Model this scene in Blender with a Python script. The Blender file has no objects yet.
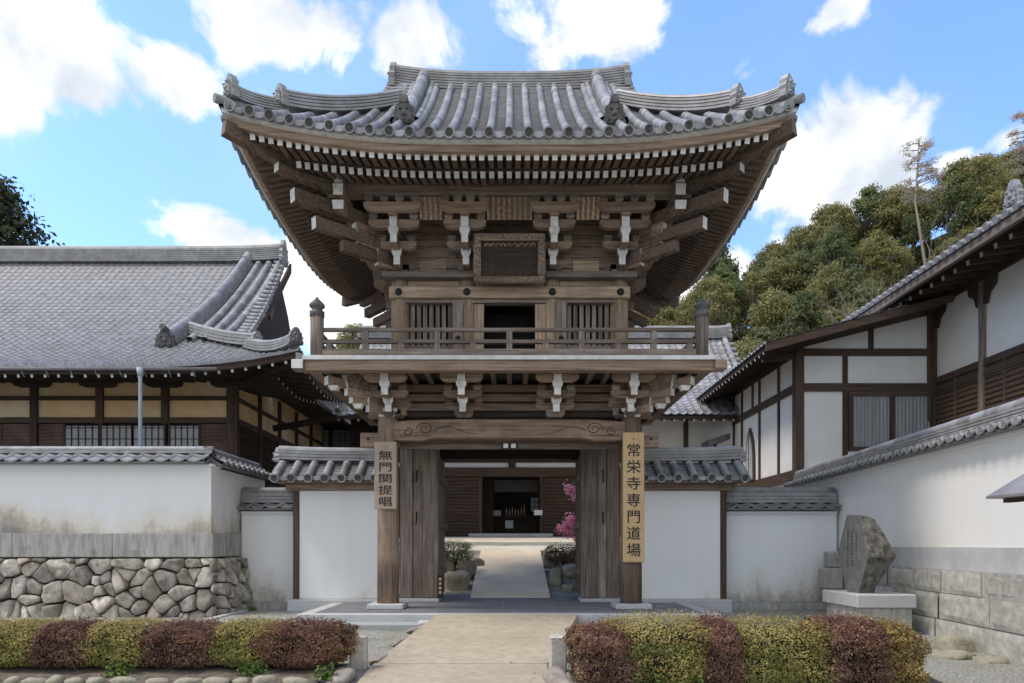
import bpy, bmesh, math, random
from mathutils import Vector, Matrix, noise as mnoise
R = math.radians
SC = bpy.context.scene
COL = SC.collection

# ------------------------------------------------------------------ camera
F = 670.0                                   # focal length in pixels of a 1024 px wide frame
EYE = 1.3
cam_d = bpy.data.cameras.new("camera")
cam = bpy.data.objects.new("camera", cam_d)
COL.objects.link(cam)
cam.location = (0, 0, EYE)
cam.rotation_euler = (R(90), 0, 0)
cam_d.sensor_width = 36.0
cam_d.lens = F / 1024 * 36.0
cam_d.shift_y = (545 - 341.5) / 1024
cam_d.clip_end = 3000
SC.camera = cam

# ------------------------------------------------------------------ light
SUN_EL, SUN_AZ = 60.0, 258.0                # azimuth clockwise from +Y: from the left, slightly toward the camera
sun_d = bpy.data.lights.new("sun", 'SUN')
sun_d.energy = 1.9
sun_d.angle = R(14)
sun_d.color = (1.0, 0.90, 0.78)
sun = bpy.data.objects.new("sun", sun_d)
COL.objects.link(sun)
_d = Vector((math.sin(R(SUN_AZ)) * math.cos(R(SUN_EL)), math.cos(R(SUN_AZ)) * math.cos(R(SUN_EL)), math.sin(R(SUN_EL))))
sun.rotation_euler = _d.to_track_quat('Z', 'Y').to_euler()
sun.location = _d * 60

SKY_STRENGTH = 0.13
SC.view_settings.view_transform = 'Standard'
SC.view_settings.look = 'None'
SC.view_settings.exposure = 0.6
SC.view_settings.gamma = 1
SC.view_settings.use_curve_mapping = False
SC.cycles.max_bounces = 8
SC.cycles.diffuse_bounces = 5
SC.cycles.use_denoising = True

world = bpy.data.worlds.new("World")
SC.world = world
world.use_nodes = True
wt = world.node_tree
wt.nodes.clear()


def wn(t, **kw):
    n = wt.nodes.new(t)
    for k, v in kw.items():
        setattr(n, k, v)
    return n


def wmath(op, a, b=None, c=None, clamp=False):
    n = wn('ShaderNodeMath', operation=op)
    n.use_clamp = clamp
    for i, q in enumerate((a, b, c)):
        if q is None:
            continue
        if isinstance(q, (int, float)):
            n.inputs[i].default_value = q
        else:
            wt.links.new(q, n.inputs[i])
    return n.outputs[0]


def build_world():
    sky = wn('ShaderNodeTexSky', sky_type='NISHITA')
    sky.sun_disc = False
    sky.sun_elevation = R(SUN_EL)
    sky.sun_rotation = R(SUN_AZ)
    sky.air_density = 1.0
    sky.dust_density = 0.6
    sky.ozone_density = 2.0
    tc = wn('ShaderNodeTexCoord')
    d = tc.outputs['Generated']
    # cumulus banks by direction in the sky
    n1 = wn('ShaderNodeTexNoise'); n1.inputs['Scale'].default_value = 8.5
    n1.inputs['Detail'].default_value = 12; n1.inputs['Roughness'].default_value = 0.6
    n1.inputs['Distortion'].default_value = 0.35
    wt.links.new(d, n1.inputs['Vector'])
    n2 = wn('ShaderNodeTexNoise'); n2.inputs['Scale'].default_value = 2.2
    n2.inputs['Detail'].default_value = 4
    wt.links.new(d, n2.inputs['Vector'])
    banks = [(50, 60, 150, 56, 1.05), (5, 106, 70, 30, .75), (-60, 90, 130, 48, .9), (150, 78, 66, 38, .8), (300, 20, 130, 38, .95), (400, 44, 64, 32, .9), (235, 48, 34, 20, .45),
             (585, 28, 92, 38, .9), (640, 15, 50, 22, .6), (520, 2, 50, 14, .4), (842, 8, 40, 18, .75), (205, 226, 58, 30, .95),
             (330, 300, 120, 76, 1.1), (260, 250, 52, 30, .8), (815, 175, 105, 66, 1.1), (730, 285, 90, 46, 1.0), (800, 250, 90, 40, .75), (955, 160, 36, 18, .8), (1005, 140, 36, 20, .6),
             (648, 104, 24, 14, .7), (880, 150, 30, 26, .6)]
    tot = None
    for (px, py, rx, ry, w) in banks:
        c = Vector(((px - 512) / F, 1.0, (545 - py) / F))
        k = c.length
        c.normalize()
        s = wn('ShaderNodeVectorMath', operation='SUBTRACT'); wt.links.new(d, s.inputs[0]); s.inputs[1].default_value = c
        m = wn('ShaderNodeVectorMath', operation='MULTIPLY'); wt.links.new(s.outputs[0], m.inputs[0])
        fx = F * k / rx; fz = F * k / ry
        m.inputs[1].default_value = (fx, fz * .55, fz)
        l = wn('ShaderNodeVectorMath', operation='LENGTH'); wt.links.new(m.outputs[0], l.inputs[0])
        g = wmath('MULTIPLY', wmath('SUBTRACT', 1.25, l.outputs['Value'], clamp=True), w)
        tot = g if tot is None else wmath('MAXIMUM', tot, g)
    # unseen cloud behind the camera from low-frequency noise, added as neutral fill light
    back = wmath('MULTIPLY', wmath('SUBTRACT', n2.outputs['Fac'], 0.30, clamp=True), 4.0)
    sep = wn('ShaderNodeSeparateXYZ'); wt.links.new(d, sep.inputs[0])
    behind = wmath('SUBTRACT', 0.35, sep.outputs['Y'], clamp=True)
    tot = wmath('MAXIMUM', tot, wmath('MULTIPLY', back, wmath('MULTIPLY', behind, 3.0, clamp=True)))
    edge = wmath('ADD', tot, wmath('MULTIPLY', wmath('SUBTRACT', n1.outputs['Fac'], 0.5), 2.7))
    mr = wn('ShaderNodeMapRange', interpolation_type='SMOOTHSTEP')
    mr.inputs['From Min'].default_value = 0.30; mr.inputs['From Max'].default_value = 0.74
    wt.links.new(edge, mr.inputs['Value'])
    thin = wmath('MULTIPLY', wmath('SUBTRACT', n2.outputs['Fac'], 0.45, clamp=True), 0.5)
    fac = wmath('MAXIMUM', mr.outputs[0], wmath('MULTIPLY', thin, 0.6))
    # cloud brightness: soft grey bases inside the bank
    n3 = wn('ShaderNodeTexNoise'); n3.inputs['Scale'].default_value = 11; n3.inputs['Detail'].default_value = 5
    wt.links.new(d, n3.inputs['Vector'])
    cr = wn('ShaderNodeMix', data_type='RGBA')
    r3 = wn('ShaderNodeMapRange'); r3.inputs['From Min'].default_value = .3; r3.inputs['From Max'].default_value = .58
    wt.links.new(n3.outputs['Fac'], r3.inputs['Value'])
    wt.links.new(r3.outputs[0], cr.inputs['Factor'])
    cr.inputs['A'].default_value = (3.7, 4.05, 4.6, 1); cr.inputs['B'].default_value = (6.5, 6.45, 6.3, 1)
    hs = wn('ShaderNodeMix', data_type='RGBA', blend_type='MULTIPLY')
    hs.inputs['Factor'].default_value = 1.0
    hs.inputs['B'].default_value = (1.38, 1.62, 1.88, 1)
    wt.links.new(sky.outputs[0], hs.inputs['A'])
    mx = wn('ShaderNodeMix', data_type='RGBA')
    wt.links.new(fac, mx.inputs['Factor'])
    wt.links.new(hs.outputs['Result'], mx.inputs['A'])
    wt.links.new(cr.outputs['Result'], mx.inputs['B'])
    bg = wn('ShaderNodeBackground'); bg.inputs['Strength'].default_value = SKY_STRENGTH
    wt.links.new(mx.outputs['Result'], bg.inputs['Color'])
    out = wn('ShaderNodeOutputWorld')
    wt.links.new(bg.outputs[0], out.inputs['Surface'])


build_world()


# ------------------------------------------------------------------ materials
def new_mat(name):
    m = bpy.data.materials.new(name)
    m.use_nodes = True
    nt = m.node_tree
    b = nt.nodes['Principled BSDF']
    return m, nt, b


def surf(name, c1, c2, scale=(1, 1, 1), nscale=6.0, detail=6, rough=0.8, bump=0.0, lo=0.3, hi=0.7, objvar=0.0, island=0.0, blotch=None, bscale=0.8,
         blo=0.45, bhi=0.7, spec=0.3, space='Object', bdist=0.02, tint=None):
    """Two-tone noise surface; blotch is a third colour laid in by a large-scale noise (weathering, moss)."""
    m, nt, b = new_mat(name)
    L = nt.links.new
    tc = nt.nodes.new('ShaderNodeTexCoord')
    mp = nt.nodes.new('ShaderNodeMapping'); mp.inputs['Scale'].default_value = scale
    L(tc.outputs[space], mp.inputs['Vector'])
    n = nt.nodes.new('ShaderNodeTexNoise'); n.inputs['Scale'].default_value = nscale; n.inputs['Detail'].default_value = detail
    n.inputs['Roughness'].default_value = 0.6
    L(mp.outputs[0], n.inputs['Vector'])
    mr = nt.nodes.new('ShaderNodeMapRange'); mr.inputs['From Min'].default_value = lo; mr.inputs['From Max'].default_value = hi
    L(n.outputs['Fac'], mr.inputs['Value'])
    mx = nt.nodes.new('ShaderNodeMix'); mx.data_type = 'RGBA'
    L(mr.outputs[0], mx.inputs['Factor'])
    mx.inputs['A'].default_value = (*c1, 1); mx.inputs['B'].default_value = (*c2, 1)
    col = mx.outputs['Result']
    if blotch:
        n2 = nt.nodes.new('ShaderNodeTexNoise'); n2.inputs['Scale'].default_value = bscale; n2.inputs['Detail'].default_value = 7
        n2.inputs['Roughness'].default_value = 0.65
        L(tc.outputs[space], n2.inputs['Vector'])
        m2 = nt.nodes.new('ShaderNodeMapRange'); m2.inputs['From Min'].default_value = blo; m2.inputs['From Max'].default_value = bhi
        L(n2.outputs['Fac'], m2.inputs['Value'])
        x2 = nt.nodes.new('ShaderNodeMix'); x2.data_type = 'RGBA'
        L(m2.outputs[0], x2.inputs['Factor']); L(col, x2.inputs['A']); x2.inputs['B'].default_value = (*blotch, 1)
        col = x2.outputs['Result']
    if tint:          # some pieces of another stone
        gi = nt.nodes.new('ShaderNodeNewGeometry')
        k1 = nt.nodes.new('ShaderNodeMath'); k1.operation = 'MULTIPLY'; k1.inputs[1].default_value = 13.7
        k2 = nt.nodes.new('ShaderNodeMath'); k2.operation = 'FRACT'
        k3 = nt.nodes.new('ShaderNodeMapRange'); k3.inputs['From Min'].default_value = .45; k3.inputs['To Max'].default_value = .6
        L(gi.outputs['Random Per Island'], k1.inputs[0]); L(k1.outputs[0], k2.inputs[0]); L(k2.outputs[0], k3.inputs['Value'])
        xt = nt.nodes.new('ShaderNodeMix'); xt.data_type = 'RGBA'
        L(k3.outputs[0], xt.inputs['Factor']); L(col, xt.inputs['A']); xt.inputs['B'].default_value = (*tint, 1)
        col = xt.outputs['Result']
    if objvar or island:
        hv = nt.nodes.new('ShaderNodeHueSaturation')
        if objvar:
            oi = nt.nodes.new('ShaderNodeObjectInfo'); src = oi.outputs['Random']; k = objvar
        else:
            oi = nt.nodes.new('ShaderNodeNewGeometry'); src = oi.outputs['Random Per Island']; k = island
        v = nt.nodes.new('ShaderNodeMapRange'); v.inputs['To Min'].default_value = 1 - k; v.inputs['To Max'].default_value = 1 + k
        L(src, v.inputs['Value']); L(v.outputs[0], hv.inputs['Value']); L(col, hv.inputs['Color'])
        if island:
            h = nt.nodes.new('ShaderNodeMapRange'); h.inputs['To Min'].default_value = .485; h.inputs['To Max'].default_value = .515
            w = nt.nodes.new('ShaderNodeMath'); w.operation = 'FRACT'
            w2 = nt.nodes.new('ShaderNodeMath'); w2.operation = 'MULTIPLY'; w2.inputs[1].default_value = 7.13
            L(src, w2.inputs[0]); L(w2.outputs[0], w.inputs[0]); L(w.outputs[0], h.inputs['Value']); L(h.outputs[0], hv.inputs['Hue'])
        col = hv.outputs['Color']
    L(col, b.inputs['Base Color'])
    b.inputs['Roughness'].default_value = rough
    b.inputs['Specular IOR Level'].default_value = spec
    if bump:
        bp = nt.nodes.new('ShaderNodeBump'); bp.inputs['Strength'].default_value = bump; bp.inputs['Distance'].default_value = bdist
        L(n.outputs['Fac'], bp.inputs['Height']); L(bp.outputs[0], b.inputs['Normal'])
    return m


def grain(axis, along=1.2, across=22):
    s = [across] * 3
    s['xyz'.index(axis)] = along
    return tuple(s)


def woods(name, c1, c2, blotch, **kw):
    return {a: surf(name + '_' + a, c1, c2, scale=grain(a), nscale=1.0, detail=7, rough=.85, bump=.35, bdist=.012, blotch=blotch,
                    bscale=1.3, blo=.48, bhi=.72, lo=.32, hi=.68, objvar=.27, **kw) for a in 'xyz'}


WOOD = woods('weathered_wood', (.145, .099, .071), (.40, .285, .205), (.32, .245, .195))
GREYWOOD = woods('grey_wood', (.105, .082, .068), (.30, .245, .205), (.15, .112, .088))
OCHRE = woods('pale_wood', (.21, .145, .095), (.55, .41, .285), (.25, .185, .14))
PILLAR = woods('pillar_wood', (.10, .072, .055), (.29, .205, .15), (.34, .235, .16))
EAVE_SHADED = woods('shaded_eave_timber', (.066, .045, .033), (.195, .137, .10), (.14, .105, .082))  # old wood, darkened further in the colour for shade under eaves and balcony
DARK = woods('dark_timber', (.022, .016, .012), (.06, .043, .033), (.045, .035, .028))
BROWN = woods('brown_timber', (.045, .028, .02), (.105, .07, .05), (.075, .055, .042))
LIME = surf('white_lime_paint', (.60, .59, .56), (.80, .79, .77), nscale=9, blotch=(.38, .35, .31), bscale=6, blo=.52, bhi=.78, objvar=.08)
TILE = surf('roof_tile', (.17, .172, .185), (.34, .342, .36), nscale=3.2, rough=.55, spec=.4, blotch=(.17, .165, .16), bscale=1.7, blo=.52, bhi=.78, island=.26)
TILEFLAT = surf('flat_tile', (.11, .11, .112), (.225, .22, .225), nscale=5, rough=.5, spec=.45, blotch=(.14, .135, .125), bscale=2.0, blo=.5, bhi=.75)
TILEEND = surf('tile_disc', (.055, .05, .045), (.125, .115, .10), nscale=14, rough=.7)
TILEHALL = surf('hall_tile', (.165, .166, .176), (.335, .336, .35), nscale=5.0, rough=.55, spec=.4, blotch=(.19, .185, .18), bscale=.6, blo=.5, bhi=.8, bump=.1)
RIDGE = surf('ridge_tile', (.20, .20, .205), (.36, .36, .365), nscale=4, rough=.5, spec=.45, blotch=(.2, .19, .17), bscale=1.2)
ONI = surf('onigawara_clay', (.04, .04, .038), (.125, .122, .115), nscale=8, rough=.6, bump=.3)
PLASTER = surf('white_plaster', (.74, .745, .76), (.82, .825, .84), nscale=1.4, detail=5, rough=.9, blotch=(.70, .695, .68), bscale=.5, blo=.5, bhi=.85, spec=.1)
PLASTERW = surf('warm_white_plaster', (.70, .685, .655), (.78, .765, .735), nscale=1.4, detail=6, rough=.9, blotch=(.64, .62, .585), bscale=.6, blo=.5, bhi=.85, spec=.1)
OCHREPL = surf('ochre_plaster', (.60, .38, .18), (.76, .54, .31), nscale=1.2, detail=5, rough=.95, blotch=(.70, .56, .38), bscale=.45, blo=.5, bhi=.62, spec=.1)
GRANITE = surf('granite', (.36, .37, .375), (.55, .555, .55), nscale=38, detail=4, rough=.8, blotch=(.33, .33, .31), bscale=1.6, blo=.5, bhi=.8, bump=.08)
GRANITEW = surf('granite_weathered', (.26, .25, .235), (.48, .465, .435), scale=(1.6, 1.6, .28), nscale=7, detail=9, rough=.85, blotch=(.12, .115, .10), bscale=2.2, blo=.55, bhi=.8, bump=.15)
SLATE = surf('slate_paving', (.12, .125, .14), (.19, .195, .21), nscale=3, rough=.7, blotch=(.21, .21, .21), bscale=1.4)
CONC = surf('sandy_concrete', (.33, .285, .215), (.46, .40, .31), nscale=7, detail=9, rough=.9, blotch=(.31, .265, .20), bscale=.9, blo=.48, bhi=.75, bump=.2)
CONCP = surf('pale_court_concrete', (.60, .50, .36), (.71, .61, .46), nscale=1.4, detail=8, rough=.9, blotch=(.50, .44, .345), bscale=.6)
COURT = surf('pale_court', (.55, .51, .43), (.66, .62, .53), nscale=1.4, detail=8, rough=.9, blotch=(.50, .46, .385), bscale=.6)
GRAVEL = surf('gravel_moss', (.13, .13, .11), (.42, .415, .385), nscale=30, detail=5, rough=.95, blotch=(.17, .18, .115), bscale=1.6, blo=.5, bhi=.8, bump=.8, lo=.38, hi=.62)
ROCK = surf('field_stone', (.24, .22, .19), (.56, .525, .465), nscale=6, detail=10, rough=.9, bump=.6, blotch=(.12, .095, .07), bscale=3.4, blo=.48, bhi=.72, island=.42, bdist=.05, tint=(.36, .30, .235))
ROCKDK = surf('joint_earth', (.03, .027, .022), (.07, .06, .05), nscale=9, rough=1)
BOULDER = surf('garden_rock', (.22, .20, .15), (.46, .43, .34), nscale=4, detail=9, rough=.9, bump=.6, blotch=(.12, .11, .075), bscale=2.6, bdist=.05)
KERB = surf('reddish_kerb_stone', (.20, .165, .15), (.40, .35, .32), nscale=6, detail=9, rough=.9, bump=.4, blotch=(.22, .22, .20), bscale=3)
POSTST = surf('pale_granite_post', (.40, .375, .335), (.58, .55, .50), nscale=22, detail=5, rough=.9, bump=.25, blotch=(.32, .29, .25), bscale=5)
STONEF = surf('monument_face', (.105, .11, .112), (.19, .192, .19), nscale=7, detail=8, rough=.8, blotch=(.23, .225, .205), bscale=3, blo=.55, bhi=.8)
STONER = surf('monument_rough', (.04, .037, .031), (.22, .205, .175), nscale=7, detail=10, rough=.95, bump=.9, bdist=.06, blotch=(.25, .24, .21), bscale=5, blo=.52, bhi=.70)
EARTH = surf('planting_soil', (.06, .05, .04), (.17, .145, .12), nscale=9, detail=8, rough=1, bump=.5)
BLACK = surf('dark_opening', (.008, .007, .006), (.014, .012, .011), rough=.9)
INK = surf('ink', (.018, .017, .018), (.035, .033, .032), rough=.7)
BOARDY = surf('signboard_honey', (.45, .30, .15), (.57, .41, .23), scale=grain('z', 1, 14), nscale=1.2, rough=.7, blotch=(.46, .32, .18), bscale=1.5)
BOARDP = surf('signboard_pale', (.28, .215, .155), (.46, .37, .285), scale=grain('z', 1, 14), nscale=1.2, rough=.75, blotch=(.30, .24, .19), bscale=2)
GLASS = surf('window_pane', (.16, .17, .18), (.24, .25, .26), nscale=1.2, rough=.12, spec=.6)
CURTAIN = surf('curtain_cloth', (.20, .21, .22), (.33, .34, .35), scale=(9, 9, .3), nscale=1.5, rough=.8)
SHOJI = surf('shoji_paper', (.30, .31, .32), (.42, .43, .44), nscale=2, rough=.8)
PIPE = surf('pale_blue_pipe', (.34, .42, .47), (.42, .50, .55), nscale=4, rough=.5)
BRONZE = surf('bronze_cap', (.07, .07, .07), (.15, .155, .15), nscale=8, rough=.5)
IRON = surf('black_iron', (.012, .012, .012), (.03, .028, .026), rough=.6)
COPPER = surf('grey_metal_roof', (.18, .17, .18), (.26, .25, .26), nscale=2, rough=.45, spec=.5)
PAPER = surf('white_paper', (.66, .66, .64), (.75, .75, .73), rough=.9)
MOSS = surf('mossy_tile', (.12, .12, .10), (.25, .25, .24), nscale=4, blotch=(.10, .12, .035), bscale=1.5, blo=.4, bhi=.55)
BARK = surf('tree_bark', (.075, .06, .048), (.17, .145, .12), scale=(6, 6, 1), nscale=2, rough=.95, bump=.4)
BARKP = surf('pale_bark', (.22, .17, .14), (.33, .27, .23), scale=(6, 6, 1), nscale=1, rough=.95)


def stained_plaster(name, z_low, z_high, dirt=(.22, .205, .185), tint=(.66, .57, .43), amount=1.0, offx=0.0, more=0.0):
    """White plaster with the rain-splash stain that grows up from the foot of this wall."""
    m, nt, b = new_mat(name)
    L = nt.links.new
    tc = nt.nodes.new('ShaderNodeTexCoord')
    sp = nt.nodes.new('ShaderNodeSeparateXYZ'); L(tc.outputs['Object'], sp.inputs[0])
    n = nt.nodes.new('ShaderNodeTexNoise'); n.inputs['Scale'].default_value = .75; n.inputs['Detail'].default_value = 8
    n.inputs['Roughness'].default_value = .62
    mp = nt.nodes.new('ShaderNodeMapping'); mp.inputs['Location'].default_value = (offx, 0, 0); mp.inputs['Scale'].default_value = (1, 1, .5)
    L(tc.outputs['Object'], mp.inputs['Vector']); L(mp.outputs[0], n.inputs['Vector'])
    n2 = nt.nodes.new('ShaderNodeTexNoise'); n2.inputs['Scale'].default_value = 9; n2.inputs['Detail'].default_value = 7
    L(tc.outputs['Object'], n2.inputs['Vector'])
    h = nt.nodes.new('ShaderNodeMapRange'); h.inputs['From Min'].default_value = z_high; h.inputs['From Max'].default_value = z_low
    L(sp.outputs['Z'], h.inputs['Value'])

    def math_(op, a, c, clamp=False):
        q = nt.nodes.new('ShaderNodeMath'); q.operation = op; q.use_clamp = clamp
        for i, v in enumerate((a, c)):
            if isinstance(v, (int, float)):
                q.inputs[i].default_value = v
            else:
                L(v, q.inputs[i])
        return q.outputs[0]
    s = math_('ADD', h.outputs[0], math_('MULTIPLY', math_('SUBTRACT', n.outputs['Fac'], .58 - more), 3.2))
    s = math_('ADD', s, math_('MULTIPLY', math_('SUBTRACT', n2.outputs['Fac'], .5), .5))
    hz = math_('MULTIPLY', h.outputs[0], 1.0, True)
    s1 = math_('MULTIPLY', math_('MULTIPLY', math_('SUBTRACT', s, .15), 1.2, True), math_('MULTIPLY', hz, 1.6 * amount, True))
    s2 = math_('MULTIPLY', math_('MULTIPLY', math_('SUBTRACT', s, .62), 1.4, True), math_('MULTIPLY', hz, 1.5 * amount, True))
    base = nt.nodes.new('ShaderNodeMix'); base.data_type = 'RGBA'
    base.inputs['A'].default_value = (.79, .79, .795, 1); base.inputs['B'].default_value = (.74, .735, .72, 1)
    L(n.outputs['Fac'], base.inputs['Factor'])
    a = nt.nodes.new('ShaderNodeMix'); a.data_type = 'RGBA'
    L(s1, a.inputs['Factor']); L(base.outputs['Result'], a.inputs['A']); a.inputs['B'].default_value = (*tint, 1)
    c = nt.nodes.new('ShaderNodeMix'); c.data_type = 'RGBA'
    L(s2, c.inputs['Factor']); L(a.outputs['Result'], c.inputs['A']); c.inputs['B'].default_value = (*dirt, 1)
    n4 = nt.nodes.new('ShaderNodeTexNoise'); n4.inputs['Scale'].default_value = 1.0; n4.inputs['Detail'].default_value = 6
    m4 = nt.nodes.new('ShaderNodeMapping'); m4.inputs['Scale'].default_value = (2.6, 2.6, .4); m4.inputs['Location'].default_value = (offx, 3, 0)
    L(tc.outputs['Object'], m4.inputs['Vector']); L(m4.outputs[0], n4.inputs['Vector'])
    r4 = nt.nodes.new('ShaderNodeMapRange'); r4.inputs['From Min'].default_value = .5; r4.inputs['From Max'].default_value = .8; r4.inputs['To Max'].default_value = .26
    L(n4.outputs['Fac'], r4.inputs['Value'])
    x4 = nt.nodes.new('ShaderNodeMix'); x4.data_type = 'RGBA'
    L(r4.outputs[0], x4.inputs['Factor']); L(c.outputs['Result'], x4.inputs['A']); x4.inputs['B'].default_value = (.58, .565, .54, 1)
    L(x4.outputs['Result'], b.inputs['Base Color'])
    b.inputs['Roughness'].default_value = .92
    b.inputs['Specular IOR Level'].default_value = .1
    return m


def leaf(name, c1, c2, isl=.3, rough=.6, nsc=.9):
    m = surf(name, c1, c2, nscale=nsc, detail=3, rough=rough, island=isl, spec=.2, lo=.38, hi=.62)
    nt = m.node_tree
    b = nt.nodes['Principled BSDF']
    src = b.inputs['Base Color'].links[0].from_socket
    tr = nt.nodes.new('ShaderNodeBsdfTranslucent'); nt.links.new(src, tr.inputs['Color'])
    mx = nt.nodes.new('ShaderNodeMixShader'); mx.inputs[0].default_value = .4
    nt.links.new(b.outputs[0], mx.inputs[1]); nt.links.new(tr.outputs[0], mx.inputs[2])
    nt.links.new(mx.outputs[0], nt.nodes['Material Output'].inputs['Surface'])
    return m


# ------------------------------------------------------------------ mesh builder
class MB:
    def __init__(s, T=None):
        s.v, s.f, s.mi, s.sm = [], [], [], []
        s.T = T
        s.cur = 0

    def add(s, verts, faces, smooth=False, m=None):
        o = len(s.v)
        T = s.T
        s.v.extend([T(*p) for p in verts] if T else [tuple(p) for p in verts])
        m = s.cur if m is None else m
        for i, f in enumerate(faces):
            s.f.append(tuple(o + j for j in f))
            s.mi.append(m[i] if isinstance(m, (list, tuple)) else m)
            s.sm.append(smooth)

    def box(s, x0, x1, y0, y1, z0, z1, m=None, end=None, tap=1.0):
        """Axis box; end={'-y':1} gives one face its own material; tap scales the bottom face."""
        cx, cy = (x0 + x1) / 2, (y0 + y1) / 2
        b = [(cx + (x - cx) * tap, cy + (y - cy) * tap, z0) for x, y in ((x0, y0), (x1, y0), (x1, y1), (x0, y1))]
        t = [(x, y, z1) for x, y in ((x0, y0), (x1, y0), (x1, y1), (x0, y1))]
        fs = [(3, 2, 1, 0), (4, 5, 6, 7), (0, 1, 5, 4), (1, 2, 6, 5), (2, 3, 7, 6), (3, 0, 4, 7)]
        base = s.cur if m is None else m
        ml = [base] * 6
        for k, q in (end or {}).items():
            ml[['-z', '+z', '-y', '+x', '+y', '-x'].index(k)] = q
        s.add(b + t, fs, m=ml)

    def beam(s, p0, p1, w, h, m=None, e0=None, e1=None, up=(0, 0, 1)):
        p0, p1 = Vector(p0), Vector(p1)
        d = (p1 - p0).normalized()
        side = d.cross(Vector(up)).normalized()
        u = side.cross(d)
        vs = []
        for p in (p0, p1):
            for a, c in ((-1, -1), (1, -1), (1, 1), (-1, 1)):
                vs.append(tuple(p + side * a * w / 2 + u * c * h / 2))
        base = s.cur if m is None else m
        fs = [(0, 1, 2, 3), (7, 6, 5, 4), (0, 4, 5, 1), (1, 5, 6, 2), (2, 6, 7, 3), (3, 7, 4, 0)]
        s.add(vs, fs, m=[base if e0 is None else e0, base if e1 is None else e1, base, base, base, base])

    def prism(s, poly, axis, a, b, m=None, cap=None, smooth=False):
        """Extrude a 2-D polygon: axis 'y' -> poly is (x,z); 'x' -> (y,z); 'z' -> (x,y)."""
        n = len(poly)
        mk = {'y': lambda p, t: (p[0], t, p[1]), 'x': lambda p, t: (t, p[0], p[1]), 'z': lambda p, t: (p[0], p[1], t)}[axis]
        vs = [mk(p, a) for p in poly] + [mk(p, b) for p in poly]
        fs = [tuple(range(n)), tuple(range(2 * n - 1, n - 1, -1))] + [(i, i + n, (i + 1) % n + n, (i + 1) % n) for i in range(n)]
        base = s.cur if m is None else m
        cm = base if cap is None else cap
        s.add(vs, fs, m=[cm, cm] + [base] * n, smooth=smooth)

    def tube(s, pts, r, n=8, caps=True, m=None, capm=None, smooth=True):
        pts = [Vector(p) for p in pts]
        k = len(pts)
        rs = r if isinstance(r, (list, tuple)) else [r] * k
        vs = []
        for i, p in enumerate(pts):
            t = None
            for a, b in ((i - 1, i + 1), (i, i + 1), (i - 1, i)):
                if 0 <= a and b < k and (pts[b] - pts[a]).length > 1e-6:
                    t = (pts[b] - pts[a]).normalized(); break
            if t is None:
                t = Vector((0, 0, 1))
            ref = Vector((0, 0, 1)) if abs(t.z) < .95 else Vector((1, 0, 0))
            a = t.cross(ref).normalized(); b = a.cross(t)
            for j in range(n):
                q = 2 * math.pi * j / n
                vs.append(tuple(p + (a * math.cos(q) + b * math.sin(q)) * rs[i]))
        fs = []
        for i in range(k - 1):
            for j in range(n):
                fs.append((i * n + j, i * n + (j + 1) % n, (i + 1) * n + (j + 1) % n, (i + 1) * n + j))
        s.add(vs, fs, smooth=smooth, m=m)
        if caps:
            o = len(s.v) - len(vs)
            cm = (s.cur if m is None else m) if capm is None else capm
            for f in (tuple(range(n - 1, -1, -1)), tuple((k - 1) * n + j for j in range(n))):
                s.f.append(tuple(o + q for q in f)); s.mi.append(cm); s.sm.append(False)

    def lathe(s, prof, c=(0, 0, 0), n=16, m=None, smooth=True):
        vs = []
        for r, z in prof:
            for j in range(n):
                q = 2 * math.pi * j / n
                vs.append((c[0] + r * math.cos(q), c[1] + r * math.sin(q), c[2] + z))
        fs = [(i * n + j, i * n + (j + 1) % n, (i + 1) * n + (j + 1) % n, (i + 1) * n + j) for i in range(len(prof) - 1) for j in range(n)]
        fs.append(tuple(range(n - 1, -1, -1)))
        fs.append(tuple((len(prof) - 1) * n + j for j in range(n)))
        s.add(vs, fs, smooth=smooth, m=m)

    def sweep(s, pts, prof, m=None, smooth=False):
        """Sweep a closed profile [(side, up)] along points, side staying level."""
        pts = [Vector(p) for p in pts]
        n, k = len(prof), len(pts)
        vs = []
        for i, p in enumerate(pts):
            t = (pts[min(i + 1, k - 1)] - pts[max(i - 1, 0)])
            t.z = 0
            t.normalize()
            sd = Vector((t.y, -t.x, 0))
            for a, c in prof:
                vs.append(tuple(p + sd * a + Vector((0, 0, c))))
        fs = [(i * n + j, i * n + (j + 1) % n, (i + 1) * n + (j + 1) % n, (i + 1) * n + j) for i in range(k - 1) for j in range(n)]
        fs += [tuple(range(n - 1, -1, -1)), tuple((k - 1) * n + j for j in range(n))]
        s.add(vs, fs, m=m, smooth=smooth)

    def grid(s, fn, nu, nv, m=None, smooth=False):
        vs = [fn(i / nu, j / nv) for j in range(nv + 1) for i in range(nu + 1)]
        fs = [(j * (nu + 1) + i, j * (nu + 1) + i + 1, (j + 1) * (nu + 1) + i + 1, (j + 1) * (nu + 1) + i) for j in range(nv) for i in range(nu)]
        s.add(vs, fs, m=m, smooth=smooth)

    def mesh(s, name, mats):
        me = bpy.data.meshes.new(name)
        me.from_pydata(s.v, [], s.f)
        for q in (mats if isinstance(mats, (list, tuple)) else [mats]):
            me.materials.append(q)
        me.polygons.foreach_set('material_index', s.mi)
        me.polygons.foreach_set('use_smooth', s.sm)
        me.update()
        return me

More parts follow.
